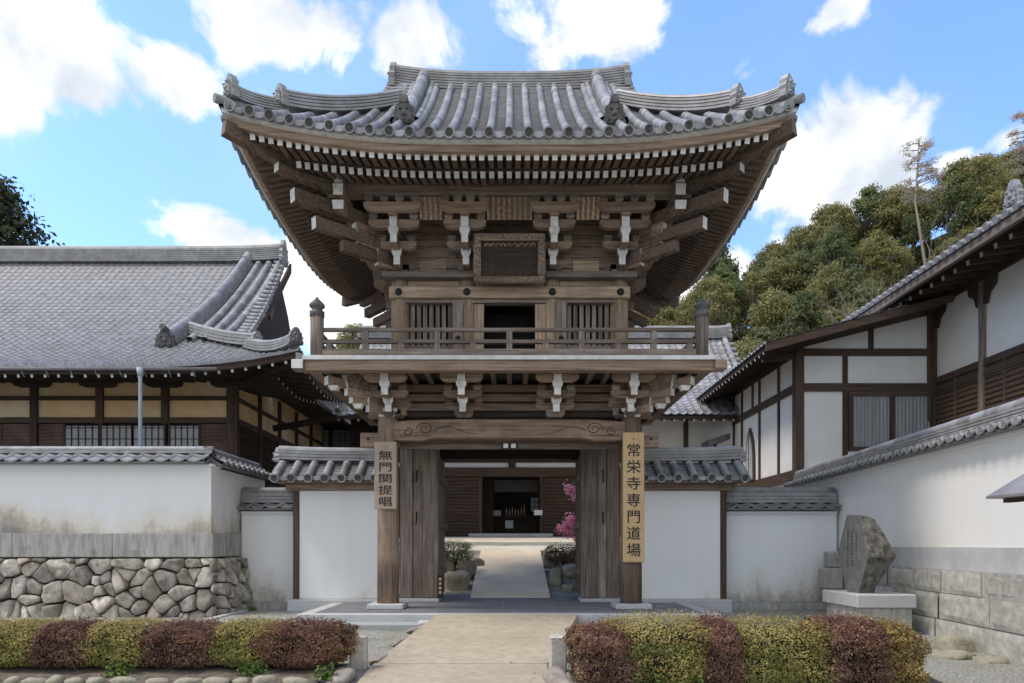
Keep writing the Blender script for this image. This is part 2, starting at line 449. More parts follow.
    def build(s, name, mats, parent=None, fix=True, bevel=0.0):
        me = s.mesh(name, mats)
        if fix:
            bm = bmesh.new(); bm.from_mesh(me)
            bmesh.ops.recalc_face_normals(bm, faces=bm.faces)
            bm.to_mesh(me); bm.free()
        o = bpy.data.objects.new(name, me)
        COL.objects.link(o)
        if parent is not None:
            o.parent = parent
        if bevel:
            b = o.modifiers.new('bevel', 'BEVEL'); b.width = bevel; b.segments = 1; b.limit_method = 'ANGLE'; b.angle_limit = R(50)
        return o


def thing(name, label, cat, loc=(0, 0, 0), rz=0.0, group=None):
    o = bpy.data.objects.new(name, None)
    o.empty_display_size = .3
    COL.objects.link(o)
    o.location = loc
    o.rotation_euler = (0, 0, rz)
    return tag(o, label, cat, group)


def tag(o, label, cat, group=None):
    o['label'] = label
    o['category'] = cat
    if group:
        o['group'] = group
    return o


def struct(o):
    o['kind'] = 'structure'
    return o


def stuff(o):
    o['kind'] = 'stuff'
    return o


def part(name, mats, parent, bx=None, bevel=0.0, label=None, **kw):
    """One box as one part."""
    mb = MB()
    mb.box(*bx, **kw)
    o = mb.build(name, mats, parent, bevel=bevel)
    if label:
        o['label'] = label
    return o


def frame(o, t, d):
    """Local frame: a along tangent t, b outward along d, c up."""
    o, t, d = Vector(o), Vector(t), Vector(d)
    return lambda a, b, c: (o.x + a * t.x + b * d.x, o.y + a * t.y + b * d.y, o.z + c)


def copy_thing(src, loc, rz=0.0, label=None, scale=None):
    r = src.copy(); COL.objects.link(r)
    r.location = loc; r.rotation_euler = (0, 0, rz)
    if scale:
        r.scale = scale
    if label:
        r['label'] = label
    for ch in src.children:
        c = ch.copy(); COL.objects.link(c); c.parent = r
        for g in ch.children:
            q = g.copy(); COL.objects.link(q); q.parent = c
    return r


def text_mesh(name, body, size, mat, parent, loc, depth=.006, embolden=0.0):
    cu = bpy.data.curves.new(name, 'FONT')
    cu.body = body; cu.size = size; cu.align_x = 'CENTER'; cu.align_y = 'CENTER'
    cu.extrude = depth; cu.offset = embolden
    cu.resolution_u = 3
    tmp = bpy.data.objects.new(name + '_curve', cu)
    COL.objects.link(tmp)
    bpy.context.view_layer.update()
    me = bpy.data.meshes.new_from_object(tmp.evaluated_get(bpy.context.evaluated_depsgraph_get()))
    bpy.data.objects.remove(tmp)
    me.transform(Matrix.Rotation(R(90), 4, 'X'))
    me.name = name
    me.materials.clear(); me.materials.append(mat)
    return me


# tile helpers ------------------------------------------------------
def round_row(mb, pts, r, m=0, disc=None, n=8, seg=.3):
    """A course of half-round cover tiles along a line from eave to ridge, with the joints between tiles."""
    pts = [Vector(p) for p in pts]
    # resample by length
    acc = [0.0]
    for i in range(1, len(pts)):
        acc.append(acc[-1] + (pts[i] - pts[i - 1]).length)
    tot = acc[-1]

    def at(d):
        d = max(0, min(tot, d))
        for i in range(1, len(pts)):
            if d <= acc[i] + 1e-9:
                q = (d - acc[i - 1]) / max(1e-9, acc[i] - acc[i - 1])
                return pts[i - 1].lerp(pts[i], q)
        return pts[-1]
    k = max(1, round(tot / seg))
    L = tot / k
    for i in range(k):
        a, b = at(i * L), at((i + 1) * L + .015)
        mb.tube([a, b], [r * (1.03 if r < .1 else 1.012), r * (.975 if r < .1 else .992)], n=n, caps=(i == k - 1), m=m)
    if disc is not None:
        d = (at(.1) - at(0)).normalized()
        p = at(0)
        d.z *= .35
        d.normalize()
        a = Vector((0, 0, 1)).cross(d)
        if a.length < 1e-4:
            a = Vector((1, 0, 0))
        a.normalize(); b = a.cross(d)
        nn = n + 4
        vs = []
        for (off, k) in ((.07, 1.12), (-.012, 1.18), (-.012, .90), (.012, .84)):
            for j in range(nn):
                w = 2 * math.pi * j / nn
                vs.append(tuple(p + d * off + (a * math.cos(w) + b * math.sin(w)) * r * k))
        mb.add(vs, [(i * nn + j, i * nn + (j + 1) % nn, (i + 1) * nn + (j + 1) % nn, (i + 1) * nn + j) for i in range(3) for j in range(nn)], m=m)
        mb.add([tuple(p + d * .01 + (a * math.cos(2 * math.pi * j / nn) + b * math.sin(2 * math.pi * j / nn)) * r * .86) for j in range(nn)],
               [tuple(range(nn))], m=disc)
        mb.tube([p + d * .01, p - d * .004], [r * .28, r * .2], n=7, m=disc)


def wave_sheet(mb, fn, u0, u1, s0, s1, tw, tl, amp=.035, step=.03, m=0, su=5, mask=None):
    """Pantile slope: fn(u, s) -> point on the plane (s=0 at the eave). Courses lap over each other."""
    nt = max(1, round((u1 - u0) / tw)); nc = max(1, round((s1 - s0) / tl))
    tw = (u1 - u0) / nt; tl = (s1 - s0) / nc
    prof = [0.0, -.55, -1.0, -.55, .35, 1.0, .55][:]
    ps = [0, .18, .38, .58, .76, .88, .97]
    for c in range(nc):
        rows = []
        for e, off in ((0, step), (1, 0.0)):
            row = []
            s = s0 + (c + e) * tl
            for i in range(nt):
                for p, h in zip(ps, prof):
                    q = fn(u0 + (i + p) * tw, s)
                    row.append((q[0], q[1], q[2] + amp * h + off))
            q = fn(u1, s); row.append((q[0], q[1], q[2] + off))
            rows.append(row)
        k = len(rows[0])
        low = [(p[0], p[1], p[2] - step * 1.2) for p in rows[0]]
        vs = low + rows[0] + rows[1]
        fs = []
        for j in (0, 1):
            for i in range(k - 1):
                if mask and not mask(u0 + (i / (k - 1)) * (u1 - u0), s0 + (c + .5) * tl):
                    continue
                fs.append((j * k + i, j * k + i + 1, (j + 1) * k + i + 1, (j + 1) * k + i))
        mb.add(vs, fs, m=m, smooth=False)


def ridge_prof(w, h, layers, cap=True):
    """Stepped profile of a ridge built of lapped flat tiles under a round cap."""
    rt = []
    lh = h / layers
    for i in range(layers):
        ww = w * (1 - .25 * i / max(1, layers)) / 2
        z = i * lh
        rt += [(ww, z), (ww, z + lh * .62), (ww - .034, z + lh * .62), (ww - .034, z + lh)]
    top = h
    rr = w * .36
    if cap:
        rt += [(rr * math.cos(q), top + rr * .8 * math.sin(q)) for q in (0, .5, 1.0, math.pi / 2)]
    else:
        rt += [(w * .2, top), (0, top + .01)]
    lf = [(-a, c) for a, c in reversed(rt) if abs(a) > 1e-6]
    return rt + lf


def onigawara(mb, w, h, T, m=0):
    """End tile: cloud-edged plate with a boss, frame T(a, b, c): a across, b outward, c up."""
    old = mb.T
    mb.T = T
    out = []
    pts = [(-.5, 0), (-.52, .18), (-.44, .26), (-.5, .4), (-.4, .52), (-.42, .66), (-.28, .74), (-.2, .9), (-.08, .97)]
    poly = [(a * w, c * h) for a, c in pts] + [(-a * w, c * h) for a, c in reversed(pts)]
    mb.prism(poly, 'y', -.07, .05, m=m)
    inner = [(a * w * .72, .06 * h + c * h * .72) for a, c in pts] + [(-a * w * .72, .06 * h + c * h * .72) for a, c in reversed(pts)]
    mb.prism(inner, 'y', .05, .085, m=m)
    for (a, c, r) in ((0, .38, .17), (-.17, .56, .08), (.17, .56, .08), (0, .16, .11), (-.28, .16, .09), (.28, .16, .09)):
        mb.tube([(a * w, .06, c * h), (a * w, .10, c * h), (a * w, .13, c * h)], [r * w, r * w * .8, r * w * .3], n=10, m=m)
    mb.T = old
# ================================================================== two-storey temple gate
GX, GY = -0.05, 15.45
gate = thing('temple_gate', 'tall two-storey weathered wooden temple gate with grey tiled hip-and-gable roof over the path', 'gate', (GX, GY, 0))
A, B, TG = 4.9, 4.15, 2.5            # eave half-width, half-depth, distance in from the eave at which the gable starts


def lift(s, t):
    return .51 * max(0.0, 1 - s / 4.0) ** 2.3 * max(0.0, 1 - t / 3.2)


def zroof(x, y, gable=False):
    tf, ts = B - abs(y), A - abs(x)
    t = tf if gable else min(tf, ts)
    s = ts if tf <= ts else tf
    return 8.23 + .7 * t + .0437 * t * t + lift(max(0, s), max(0, t))


def zsoff(t):
    ks = [(0, 8.16), (.12, 8.16), (.2, 8.02), (.8, 8.22), (.82, 8.15), (1.75, 8.45), (2.75, 8.84), (9, 8.84)]
    for (a, za), (b, zb) in zip(ks, ks[1:]):
        if t <= b:
            return za + (zb - za) * (t - a) / (b - a)
    return 8.84


# ---- lower storey
g_base = MB()
for sx in (-1, 1):
    for yy in (-1.65, 1.65):
        mb = MB(); mb.box(sx * 2.5 - .36, sx * 2.5 + .36, yy - .36, yy + .36, .006, .11, tap=1.02)
        mb.build('base_stone', GRANITE, gate, bevel=.015)
        mb = MB()
        mb.tube([(sx * 2.5, yy, .11), (sx * 2.5, yy, 1.5), (sx * 2.5, yy, 3.9)], [.225, .222, .205], n=20)
        mb.build('pillar', PILLAR['z'], gate)
        mb = MB()
        mb.box(sx * 2.5 - .2, sx * 2.5 + .2, yy - .2, yy + .2, 3.9, 4.0, tap=.75, end={'-y': 1, ('-x' if sx < 0 else '+x'): 1})
        mb.box(sx * 2.5 - .23, sx * 2.5 + .23, yy - .23, yy + .23, 4.0, 4.08, end={'-y': 1, ('-x' if sx < 0 else '+x'): 1})
        mb.build('capital_block', [GREYWOOD['x'], LIME], gate, bevel=.01)
    # middle door posts and side boards
    x0, x1 = sorted((sx * 1.63, sx * 1.99))
    part('door_post', GREYWOOD['z'], gate, (x0, x1, -.19, .19, .09, 3.56), bevel=.02)
    x0, x1 = sorted((sx * 1.60, sx * 2.62))
    part('sill_stone', GRANITE, gate, (x0, x1, -.34, .26, .006, .085), bevel=.012)
    for k, (a, c, yo) in enumerate(((1.995, 2.22, -.05), (2.225, 2.50, -.09))):
        x0, x1 = sorted((sx * a, sx * c))
        part('side_board', GREYWOOD['z'], gate, (x0, x1, yo - .05, yo + .05, .09, 3.56), bevel=.008)
    for zz in (3.0, 2.05):
        mb = MB()
        mb.tube([(sx * 2.12, -.13, zz), (sx * 2.12, -.2, zz - .02), (sx * 2.12, -.21, zz - .2), (sx * 2.14, -.16, zz - .26)], .018, n=6)
        mb.build('iron_hook', IRON, gate)
    # opened door leaf folded back against the inner side
    leaf_ = part('door_leaf', GREYWOOD['z'], gate, (sx * 1.70 - .035, sx * 1.70 + .035, .2, 1.62, .12, 3.4), bevel=.008)
    for zz in (.6, 1.7, 2.8):
        x0, x1 = sorted((sx * 1.66, sx * 1.60))
        part('batten', GREYWOOD['y'], leaf_, (x0, x1, .22, 1.6, zz, zz + .14), bevel=.006)
    x0, x1 = sorted((sx * 2.46, sx * 2.54))
    part('side_wall_board', GREYWOOD['y'], gate, (x0, x1, .0, 1.45, .15, 3.56))
    # tie-beam noses that run out past the front pillars
    mb = MB()
    x0, x1 = sorted((sx * 2.45, sx * 3.06))
    mb.box(x0, x1, -1.73, -1.57, 3.3, 3.6)
    mb.build('tie_beam_nose', PILLAR['x'], gate, bevel=.015)
    mb = MB(); mb.tube([(sx * 2.9, -1.728, 3.47), (sx * 2.9, -1.738, 3.47)], .03, n=10); mb.build('peg_hole', IRON, gate)
    mb = MB()                                     # small white carved nose at the pillar head
    poly = [(2.66, 3.98), (2.8, 3.98), (2.95, 4.1), (2.8, 4.1), (2.66, 4.06)]
    mb.prism([(sx * a, c) for a, c in poly], 'y', -1.7, -1.58)
    mb.build('carved_nose', LIME, gate)

# ---- rainbow beams
def rainbow(y, mats, carve):
    n = 32
    low, top = [], []
    for i in range(n + 1):
        x = -2.36 + 4.72 * i / n
        e = abs(x) / 2.36
        zb = 3.42 + (.05 if e < .66 else .05 - .05 * min(1, (e - .66) / .07))
        zt = 3.86 - .05 * e ** 4
        low.append((x, zb)); top.append((x, zt))
    mb = MB(); mb.prism(low + top[::-1], 'y', y - .19, y + .19)
    o = mb.build('rainbow_beam', mats, gate, bevel=.02)
    if carve:
        mb = MB()
        for sx in (-1, 1):
            for (cx, cz, r0, turns, ph) in ((1.72, 3.66, .13, 1.6, 0), (2.08, 3.6, .085, 1.3, 1.5)):
                pts = []
                for i in range(30):
                    q = ph + turns * 2 * math.pi * i / 29
                    r = r0 * (1 - .8 * i / 29)
                    pts.append((sx * (cx + r * math.cos(q) * 1.3), y - .192, cz + r * math.sin(q)))
                mb.tube(pts, .011, n=5)
            pts = [(sx * (1.55 - .9 * i / 14), y - .192, 3.63 + .07 * math.sin(i / 14 * 5.2) - .0 * i) for i in range(15)]
            mb.tube(pts, [.012 - .008 * i / 14 for i in range(15)], n=5)
            pts = [(sx * (1.62 + .1 * i), y - .192, 3.53 - .012 * (i % 2)) for i in range(7)]
            mb.tube(pts, .008, n=5)
        mb.build('scroll_carving', BROWN['x'], o)
    return o


rainbow(-1.65, PILLAR['x'], True)
rainbow(1.65, DARK['x'], False)
part('door_lintel', PILLAR['x'], gate, (-2.5, 2.5, -.2, .2, 3.56, 3.78), bevel=.015)
part('door_head', GREYWOOD['x'], gate, (-2.28, 2.28, -1.52, -1.40, 3.30, 3.42), bevel=.01)
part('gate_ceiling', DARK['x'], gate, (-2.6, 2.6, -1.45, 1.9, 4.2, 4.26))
mb = MB()
for sx in (-.13, .03):
    mb.box(sx, sx + .1, -1.545, -1.53, 3.315, 3.405)
mb.build('paper_charm', PAPER, gate)
mb = MB(); mb.box(-.17, .17, -1.54, -1.522, 3.3, 3.42); mb.build('charm_board', IRON, gate)
mb = MB(); mb.box(-1.62, -1.52, -.335, -.19, .1, .62); mb.build('collection_post', DARK['z'], gate)
mb = MB()
for k in range(4):
    mb.box(-1.60, -1.54, -.345, -.335, .2 + k * .1, .26 + k * .1)
mb.build('brass_tag', BOARDY, gate)


# ---- bracket sets
def hijiki(mb, L, b0, b1, c0, h, m=0):
    q = min(.16, L * .2)
    poly = [(-L / 2, c0 + h), (-L / 2, c0 + h * .55), (-L / 2 + q * .3, c0 + h * .18), (-L / 2 + q, c0), (L / 2 - q, c0), (L / 2 - q * .3, c0 + h * .18), (L / 2, c0 + h * .55), (L / 2, c0 + h)]
    T = mb.T
    mb.prism(poly, 'y', b0, b1, m=m)


def masu(par, T, a, b, c, w=.2, h=.13, white=False, mats=None):
    mb = MB(T)
    e = {'+y': 1} if white else None
    mb.box(a - w / 2, a + w / 2, b - w / 2, b + w / 2, c + h * .45, c + h, end=e)
    mb.box(a - w / 2, a + w / 2, b - w / 2, b + w / 2, c, c + h * .45, tap=.66, end=e)
    mb.build('bearing_block', [GREYWOOD['x'], LIME], par)


def bracket_set(T, upper=True, wide=.84, arms=True, name='bracket_set', cross=True):
    root = MB(T)
    root.box(-.19, .19, -.19, .19, .07, .16, end={'+y': 1} if arms == 'corner' else None)
    root.box(-.19, .19, -.19, .19, 0, .07, tap=.72, end={'+y': 1} if arms == 'corner' else None)
    o = root.build(name, [GREYWOOD['x'], LIME], gate)
    for (c0, h, end) in ((.06, .15, .46), (.31, .14, .84)):
        mb = MB(T); mb.box(-.065, .065, -.3, end, c0, c0 + h, end={'+y': 1}); mb.build('bracket_arm', [WOOD['y'], LIME], o)
    mb = MB(T)
    mb.box(-.075, .075, -.3, .87, .57, .75, end={'+y': 1}); mb.build('bracket_nose', [WOOD['y'], LIME], o)
    masu(o, T, 0, .38, .21, white=True); masu(o, T, 0, .76, .45, white=True, h=.12)
    # cross arms
    for (b, c0, L) in ((0, .17, .8), (.38, .34, .78), (.76, .57, wide)) if cross else ():
        mb = MB(T); hijiki(mb, L, b - .06, b + .06, c0, .15); mb.build('cross_arm', WOOD['x'], o)
        for a in (-L / 2 + .1, L / 2 - .1) + ((0,) if b > .7 else ()):
            masu(o, T, a, b, c0 + .15, w=.17, h=.1)
    if upper:
        mb = MB(T); mb.box(-.11, .11, .8, .95, .755, .87, tap=.8); mb.build('bearing_block', WOOD['x'], o)
        L = wide + .1
        mb = MB(T); hijiki(mb, L, .9, 1.02, .79, .15); mb.build('cross_arm', WOOD['x'], o)
        for i in range(4):
            masu(o, T, -L / 2 + .1 + (L - .2) * i / 3, .96, .94, w=.17, h=.13)
    return o


UX, UY = 2.28, 1.45                 # upper storey half sizes
Z_U = 6.905
VS = 1.115                          # the upper sets are taller than the lower ones


def tall(o, t, d):
    f = frame(o, t, d)
    return lambda a, b, c: f(a, b, c * VS)


SETS_X = (-UX, -.88, .88, UX)
for x in SETS_X:
    bracket_set(tall((x, -UY, Z_U), (1, 0, 0), (0, -1, 0)), True, arms='corner' if abs(x) > 2 else True, wide=1.0 if abs(x) > 2 else .84)
    bracket_set(frame((x * 1.06, -1.65, 3.9), (1, 0, 0), (0, -1, 0)), False, arms=True)
for sx in (-1, 1):
    for y in (-UY, 0, UY):
        bracket_set(tall((sx * UX, y, Z_U), (0, -sx, 0), (sx, 0, 0)), True)
    for y in (-1.65, 0, 1.65):
        bracket_set(frame((sx * 2.42, y, 3.9), (0, -sx, 0), (sx, 0, 0)), False)
    # diagonal corner stacks: lower noses and tail rafters with white ends
    for sy in (-1, 1):
        d = Vector((sx, sy, 0)).normalized()
        tn = Vector((-sx * sy * d.y, sx * sy * d.x, 0)) if False else Vector((d.y, -d.x, 0))
        bracket_set(tall((sx * UX, sy * UY, Z_U), tn, d * 1.28), False, cross=False)
        bracket_set(frame((sx * 2.42, sy * 1.65, 3.9), tn, d * 1.28), False, cross=False)
        for (s_, z, w, h, zin) in ((1.70, 7.72, .17, .24, .12), (1.40, 7.36, .16, .22, .10), (.98, 7.12, .15, .2, .02)):
            p0 = Vector((sx * (UX - .3), sy * (UY - .3), z + zin)); p1 = Vector((sx * (UX + s_), sy * (UY + s_), z))
            mb = MB(); mb.beam(p0, p1, w, h, e1=1 if sy < 0 and s_ > 1.2 else None); mb.build('tail_beam', [EAVE_SHADED['y'], LIME], gate)
        for (s_, z, w, h) in ((1.0, 4.44, .15, .16), (.62, 4.17, .15, .15)):
            p0 = Vector((sx * 2.3, sy * 1.5, z)); p1 = Vector((sx * (2.5 + s_), sy * (1.65 + s_), z))
            mb = MB(); mb.beam(p0, p1, w, h, e1=1)
            q = p1 - Vector((sx * .12, sy * .12, .17))
            mb.box(q.x - .1, q.x + .1, q.y - .1, q.y + .1, q.z, q.z + .09, tap=.6, end={'-y': 1, '-x': 1, '+x': 1})
            mb.build('tail_beam', [WOOD['y'], LIME], gate)
    # white stacked noses where the purlins cross at the corners
    for (b, zt, zb, w) in ((3.24, 8.40, 8.16, .17), (3.24, 8.13, 7.93, .2), (3.24, 7.82, 7.66, .22)):
        mb = MB()
        mb.box(sx * b - w / 2, sx * b + w / 2, -2.80, -2.3, zb, zt, end={'-y': 1}, tap=.9)
        mb.build('purlin_nose', [WOOD['y'], LIME], gate)

# ---- wall between the brackets: lapped through-beams and blocks
mb = MB()
for k in range(5):
    z = Z_U + .16 + k * .23
    mb.box(-UX - .02, UX + .02, -UY - .05 - .004 * k, UY + .04 + .004 * k, z, z + .195)
mb.build('through_beams', WOOD['x'], gate)
mb = MB(); mb.box(-UX + .03, UX - .03, -UY - .01, UY - .03, Z_U - .1, 8.75); mb.build('inner_wall', WOOD['x'], gate)
mb = MB()
for k in range(5):
    z = Z_U + .13 + k * .23
    for i in range(13):
        x = -2.1 + i * .35 + (.17 if k % 2 else 0)
        if min(abs(x - c) for c in SETS_X) > .2:
            mb.box(x - .07, x + .07, -UY - .055, -UY, z - .02, z + .06)
mb.build('spacer_blocks', GREYWOOD['x'], gate)
for x0, x1 in ((-1.86, -1.32), (1.32, 1.86)):
    part('pale_board', OCHRE['x'], gate, (x0, x1, -UY - .07, -UY - .03, Z_U, Z_U + .3))
# ribbed coving between the bracket sets
for (x0, x1) in ((-1.74, -1.34), (-.42, .42), (1.34, 1.74)):
    mb = MB()
    mb.beam(((x0 + x1) / 2, -UY - .80, Z_U + .80), ((x0 + x1) / 2, -UY - .98, Z_U + 1.16), x1 - x0, .02)
    cv = mb.build('coving_board', WOOD['y'], gate)
    mb = MB()
    n = max(3, round((x1 - x0) / .1))
    for i in range(n + 1):
        x = x0 + (x1 - x0) * i / n
        mb.beam((x, -UY - .82, Z_U + .79), (x, -UY - 1.0, Z_U + 1.15), .04, .04)
    mb.build('coving_ribs', OCHRE['y'], cv)
# purlins
for sy in (-1, 1):
    part('eave_purlin', WOOD['x'], gate, (-3.55, 3.55, sy * 2.40 - .1, sy * 2.40 + .1, 8.10, 8.4), bevel=.012)
    part('purlin_shelf', GREYWOOD['x'], gate, (-3.3, 3.3, sy * 2.40 - .13, sy * 2.40 + .13, 8.085, 8.12))
for sx in (-1, 1):
    part('eave_purlin', WOOD['y'], gate, (sx * 3.24 - .1, sx * 3.24 + .1, -2.75, 2.75, 8.10, 8.4), bevel=.012)

# ---- rafters
SP = .158
NR = 30


def rafter(mb, side, c, t0, t1, w, h, dz, tip=0.0):
    """One rafter on a side: c is the coordinate along the eave, t distances from the edge (inner t0 to tip t1)."""
    Wd = A if side in 'fb' else B
    s = Wd - abs(c)
    pts = []
    for t in (t0, t1):
        z = zsoff(t) + lift(s, t) - h / 2 - dz - (tip if t == t1 else 0)
        p = {'f': (c, -(B - t), z), 'b': (c, B - t, z), 'l': (-(A - t), c, z), 'r': (A - t, c, z)}[side]
        pts.append(p)
    mb.beam(pts[0], pts[1], w, h, e1=1)


side_fly, side_base = MB(), MB()
for side in 'flrb':
    Wd = A if side in 'fb' else B
    wall = UX if side in 'fb' else UY
    n = int((Wd - .28) / SP)
    for i in range(-n, n + 1):
        c = i * SP
        s = Wd - abs(c)
        if s > .42:
            t0 = min(1.35, s - .12)
            if t0 > .3:
                mb = MB() if side == 'f' else side_fly
                rafter(mb, side, c, t0, .25, .09, .105, -.005)
                if side == 'f':
                    mb.build('flying_rafter', [EAVE_SHADED['y'], LIME], gate)
        if s > 1.0:
            t0 = min(2.72, s - .12)
            mb = MB() if side == 'f' else side_base
            rafter(mb, side, c, t0, .77, .09, .11, .085, .10)
            if side == 'f':
                mb.build('base_rafter', [EAVE_SHADED['y'], LIME], gate)
stuff(side_fly.build('side_flying_rafters', [EAVE_SHADED['x'], LIME], gate))
stuff(side_base.build('side_base_rafters', [EAVE_SHADED['x'], LIME], gate))


def eave_band(name, mats, t_out, t_in, z0, z1, par):
    """A curved eave member on all four sides: between distances t_out..t_in, heights z0..z1 added to the corner lift."""
    mb = MB()
    for side in 'fblr':
        Wd = A if side in 'fb' else B
        n = 36
        vs = []
        for i in range(n + 1):
            k = -1 + 2 * i / n
            for (t, z) in ((t_out, z0), (t_out, z1), (t_in, z1), (t_in, z0)):
                c = k * (Wd - t)
                s = Wd - abs(c)
                zz = z + lift(s, t_out)
                vs.append({'f': (c, -(B - t), zz), 'b': (c, B - t, zz), 'l': (-(A - t), c, zz), 'r': (A - t, c, zz)}[side])
        fs = [(i * 4 + j, i * 4 + (j + 1) % 4, (i + 1) * 4 + (j + 1) % 4, (i + 1) * 4 + j) for i in range(n) for j in range(4)]
        mb.add(vs, fs)
    return mb.build(name, mats, par)


eave_band('eave_board', WOOD['x'], .14, .30, 8.02, 8.165, gate)
eave_band('flying_rafter_bearer', EAVE_SHADED['x'], .82, .92, 8.07, 8.15, gate)
# soffit boarding
mb = MB()
for side in 'fblr':
    Wd = A if side in 'fb' else B
    ts = [.12, .3, .55, .8, .83, 1.2, 1.75, 2.2, 2.75]
    n = 44

    def P(k, t, side=side, Wd=Wd):
        c = k * (Wd - t)
        z = zsoff(t) + lift(Wd - abs(c), t) + .012
        return {'f': (c, -(B - t), z), 'b': (c, B - t, z), 'l': (-(A - t), c, z), 'r': (A - t, c, z)}[side]
    vs = [P(-1 + 2 * i / n, t) for t in ts for i in range(n + 1)]
    fs = [(j * (n + 1) + i, j * (n + 1) + i + 1, (j + 1) * (n + 1) + i + 1, (j + 1) * (n + 1) + i) for j in range(len(ts) - 1) for i in range(n)]
    mb.add(vs, fs, smooth=True)
mb.build('soffit_boards', EAVE_SHADED['x'], gate)
for sx in (-1, 1):
    for sy in (-1, 1):
        mb = MB()
        prev = None
        for (t, dz) in ((2.75, -.02), (1.75, -.03), (.9, -.04), (.06, -.02)):
            p = (sx * (A - t), sy * (B - t), zsoff(max(t, .2)) + lift(t, t) - .1 + dz)
            if prev:
                mb.beam(prev, p, .17, .24, e1=1 if (t < .1) else None)
            prev = p
        mb.build('hip_rafter', [EAVE_SHADED['y'], LIME if sx < -5 else GREYWOOD['y']], gate)
        mb = MB()
        t = .72
        p = Vector((sx * (A - t), sy * (B - t), zsoff(t) + lift(t, t) - .34)); q = Vector((sx * (A - 1.5), sy * (B - 1.5), zsoff(1.5) + lift(1.5, 1.5) - .34))
        mb.beam(q, p, .17, .2, e1=1); mb.build('tail_beam', [EAVE_SHADED['y'], LIME], gate)

# ---- upper storey body
for x in SETS_X:
    mb = MB(); mb.tube([(x, -UY, 4.86), (x, -UY, 6.79)], [.195, .19], n=20); mb.build('upper_post', OCHRE['z'], gate)
    mb = MB(); mb.tube([(x, UY, 4.86), (x, UY, 6.79)], [.195, .19], n=16); mb.build('upper_post', OCHRE['z'], gate)
part('head_beam', OCHRE['x'], gate, (-2.48, 2.48, -UY - .235, -UY + .05, 6.38, 6.62), bevel=.015)
part('lintel_board', GREYWOOD['x'], gate, (-2.3, 2.3, -UY - .17, -UY + .03, 6.305, 6.378), bevel=.008)
part('frieze_board', OCHRE['x'], gate, (-2.28, 2.28, -UY - .08, -UY + .03, 6.62, 6.78))
part('plate_beam', GREYWOOD['x'], gate, (-2.62, 2.62, -UY - .30, -UY + .26, 6.783, 6.905), bevel=.012)
part('plate_beam', GREYWOOD['x'], gate, (-2.62, 2.62, UY - .26, UY + .30, 6.783, 6.905), bevel=.012)
for sx in (-1, 1):
    part('plate_beam', GREYWOOD['y'], gate, (sx * UX - .28, sx * UX + .28, -UY + .262, UY - .262, 6.783, 6.905), bevel=.012)
    part('side_board_wall', WOOD['y'], gate, (sx * UX - .06, sx * UX + .06, -UY, UY, 4.86, 6.78))
    part('head_beam', WOOD['y'], gate, (sx * UX - .2, sx * UX + .2, -UY + .06, UY, 6.38, 6.62), bevel=.015)
for x in SETS_X:
    mb = MB(); mb.lathe([(.075, 0), (.07, .03), (.04, .05), (.012, .056)], n=14)
    o = mb.build('nail_boss', IRON, gate)
    o.data.transform(Matrix.Translation((x, -UY - .235, 6.50)) @ Matrix.Rotation(R(90), 4, 'X'))
part('back_wall', DARK['x'], gate, (-2.28, 2.28, UY - .06, UY + .06, 4.86, 6.78))
for sx in (-1, 1):
    x0, x1 = sorted((sx * 1.08, sx * 2.1))
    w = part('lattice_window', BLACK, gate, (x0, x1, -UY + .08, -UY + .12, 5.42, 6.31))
    xa, xb = sorted((sx * 1.16, sx * 2.1))
    for i in range(7):
        x = xa + .08 + (xb - xa - .16) * i / 6
        mb = MB(); mb.box(x - .042, x + .042, -UY - .04, -UY + .03, 5.44, 6.31); mb.build('window_bar', GREYWOOD['z'], w)
    part('window_sill', GREYWOOD['x'], gate, (x0, x1, -UY - .13, -UY + .1, 5.33, 5.43), bevel=.01)
    part('dado_board', OCHRE['x'], gate, (x0, x1, -UY - .03, -UY + .04, 4.86, 5.33))
    # folding door leaf beside the opening
    x0, x1 = sorted((sx * .53, sx * .74))
    d = part('door_panel', OCHRE['z'], gate, (x0, x1, -UY - .12, -UY - .05, 4.9, 6.30), bevel=.01)
    x0, x1 = sorted((sx * .96, sx * 1.17))
    d = part('door_panel', GREYWOOD['z'], gate, (x0, x1, -UY - .25, -UY - .17, 4.9, 6.30), bevel=.01)
    for zz in (5.55,):
        mb = MB(); mb.lathe([(.05, 0), (.045, .03), (.015, .05)], c=(0, 0, 0), n=10)
        o = mb.build('door_boss', IRON, d)
        o.data.transform(Matrix.Translation((sx * 1.06, -UY - .25, zz)) @ Matrix.Rotation(R(90), 4, 'X'))
part('upper_floor', GREYWOOD['x'], gate, (-2.2, 2.2, -UY + .1, UY - .1, 4.8, 4.87))
part('opening_shade', BLACK, gate, (-.52, .52, -UY + .55, -UY + .6, 4.88, 6.31))

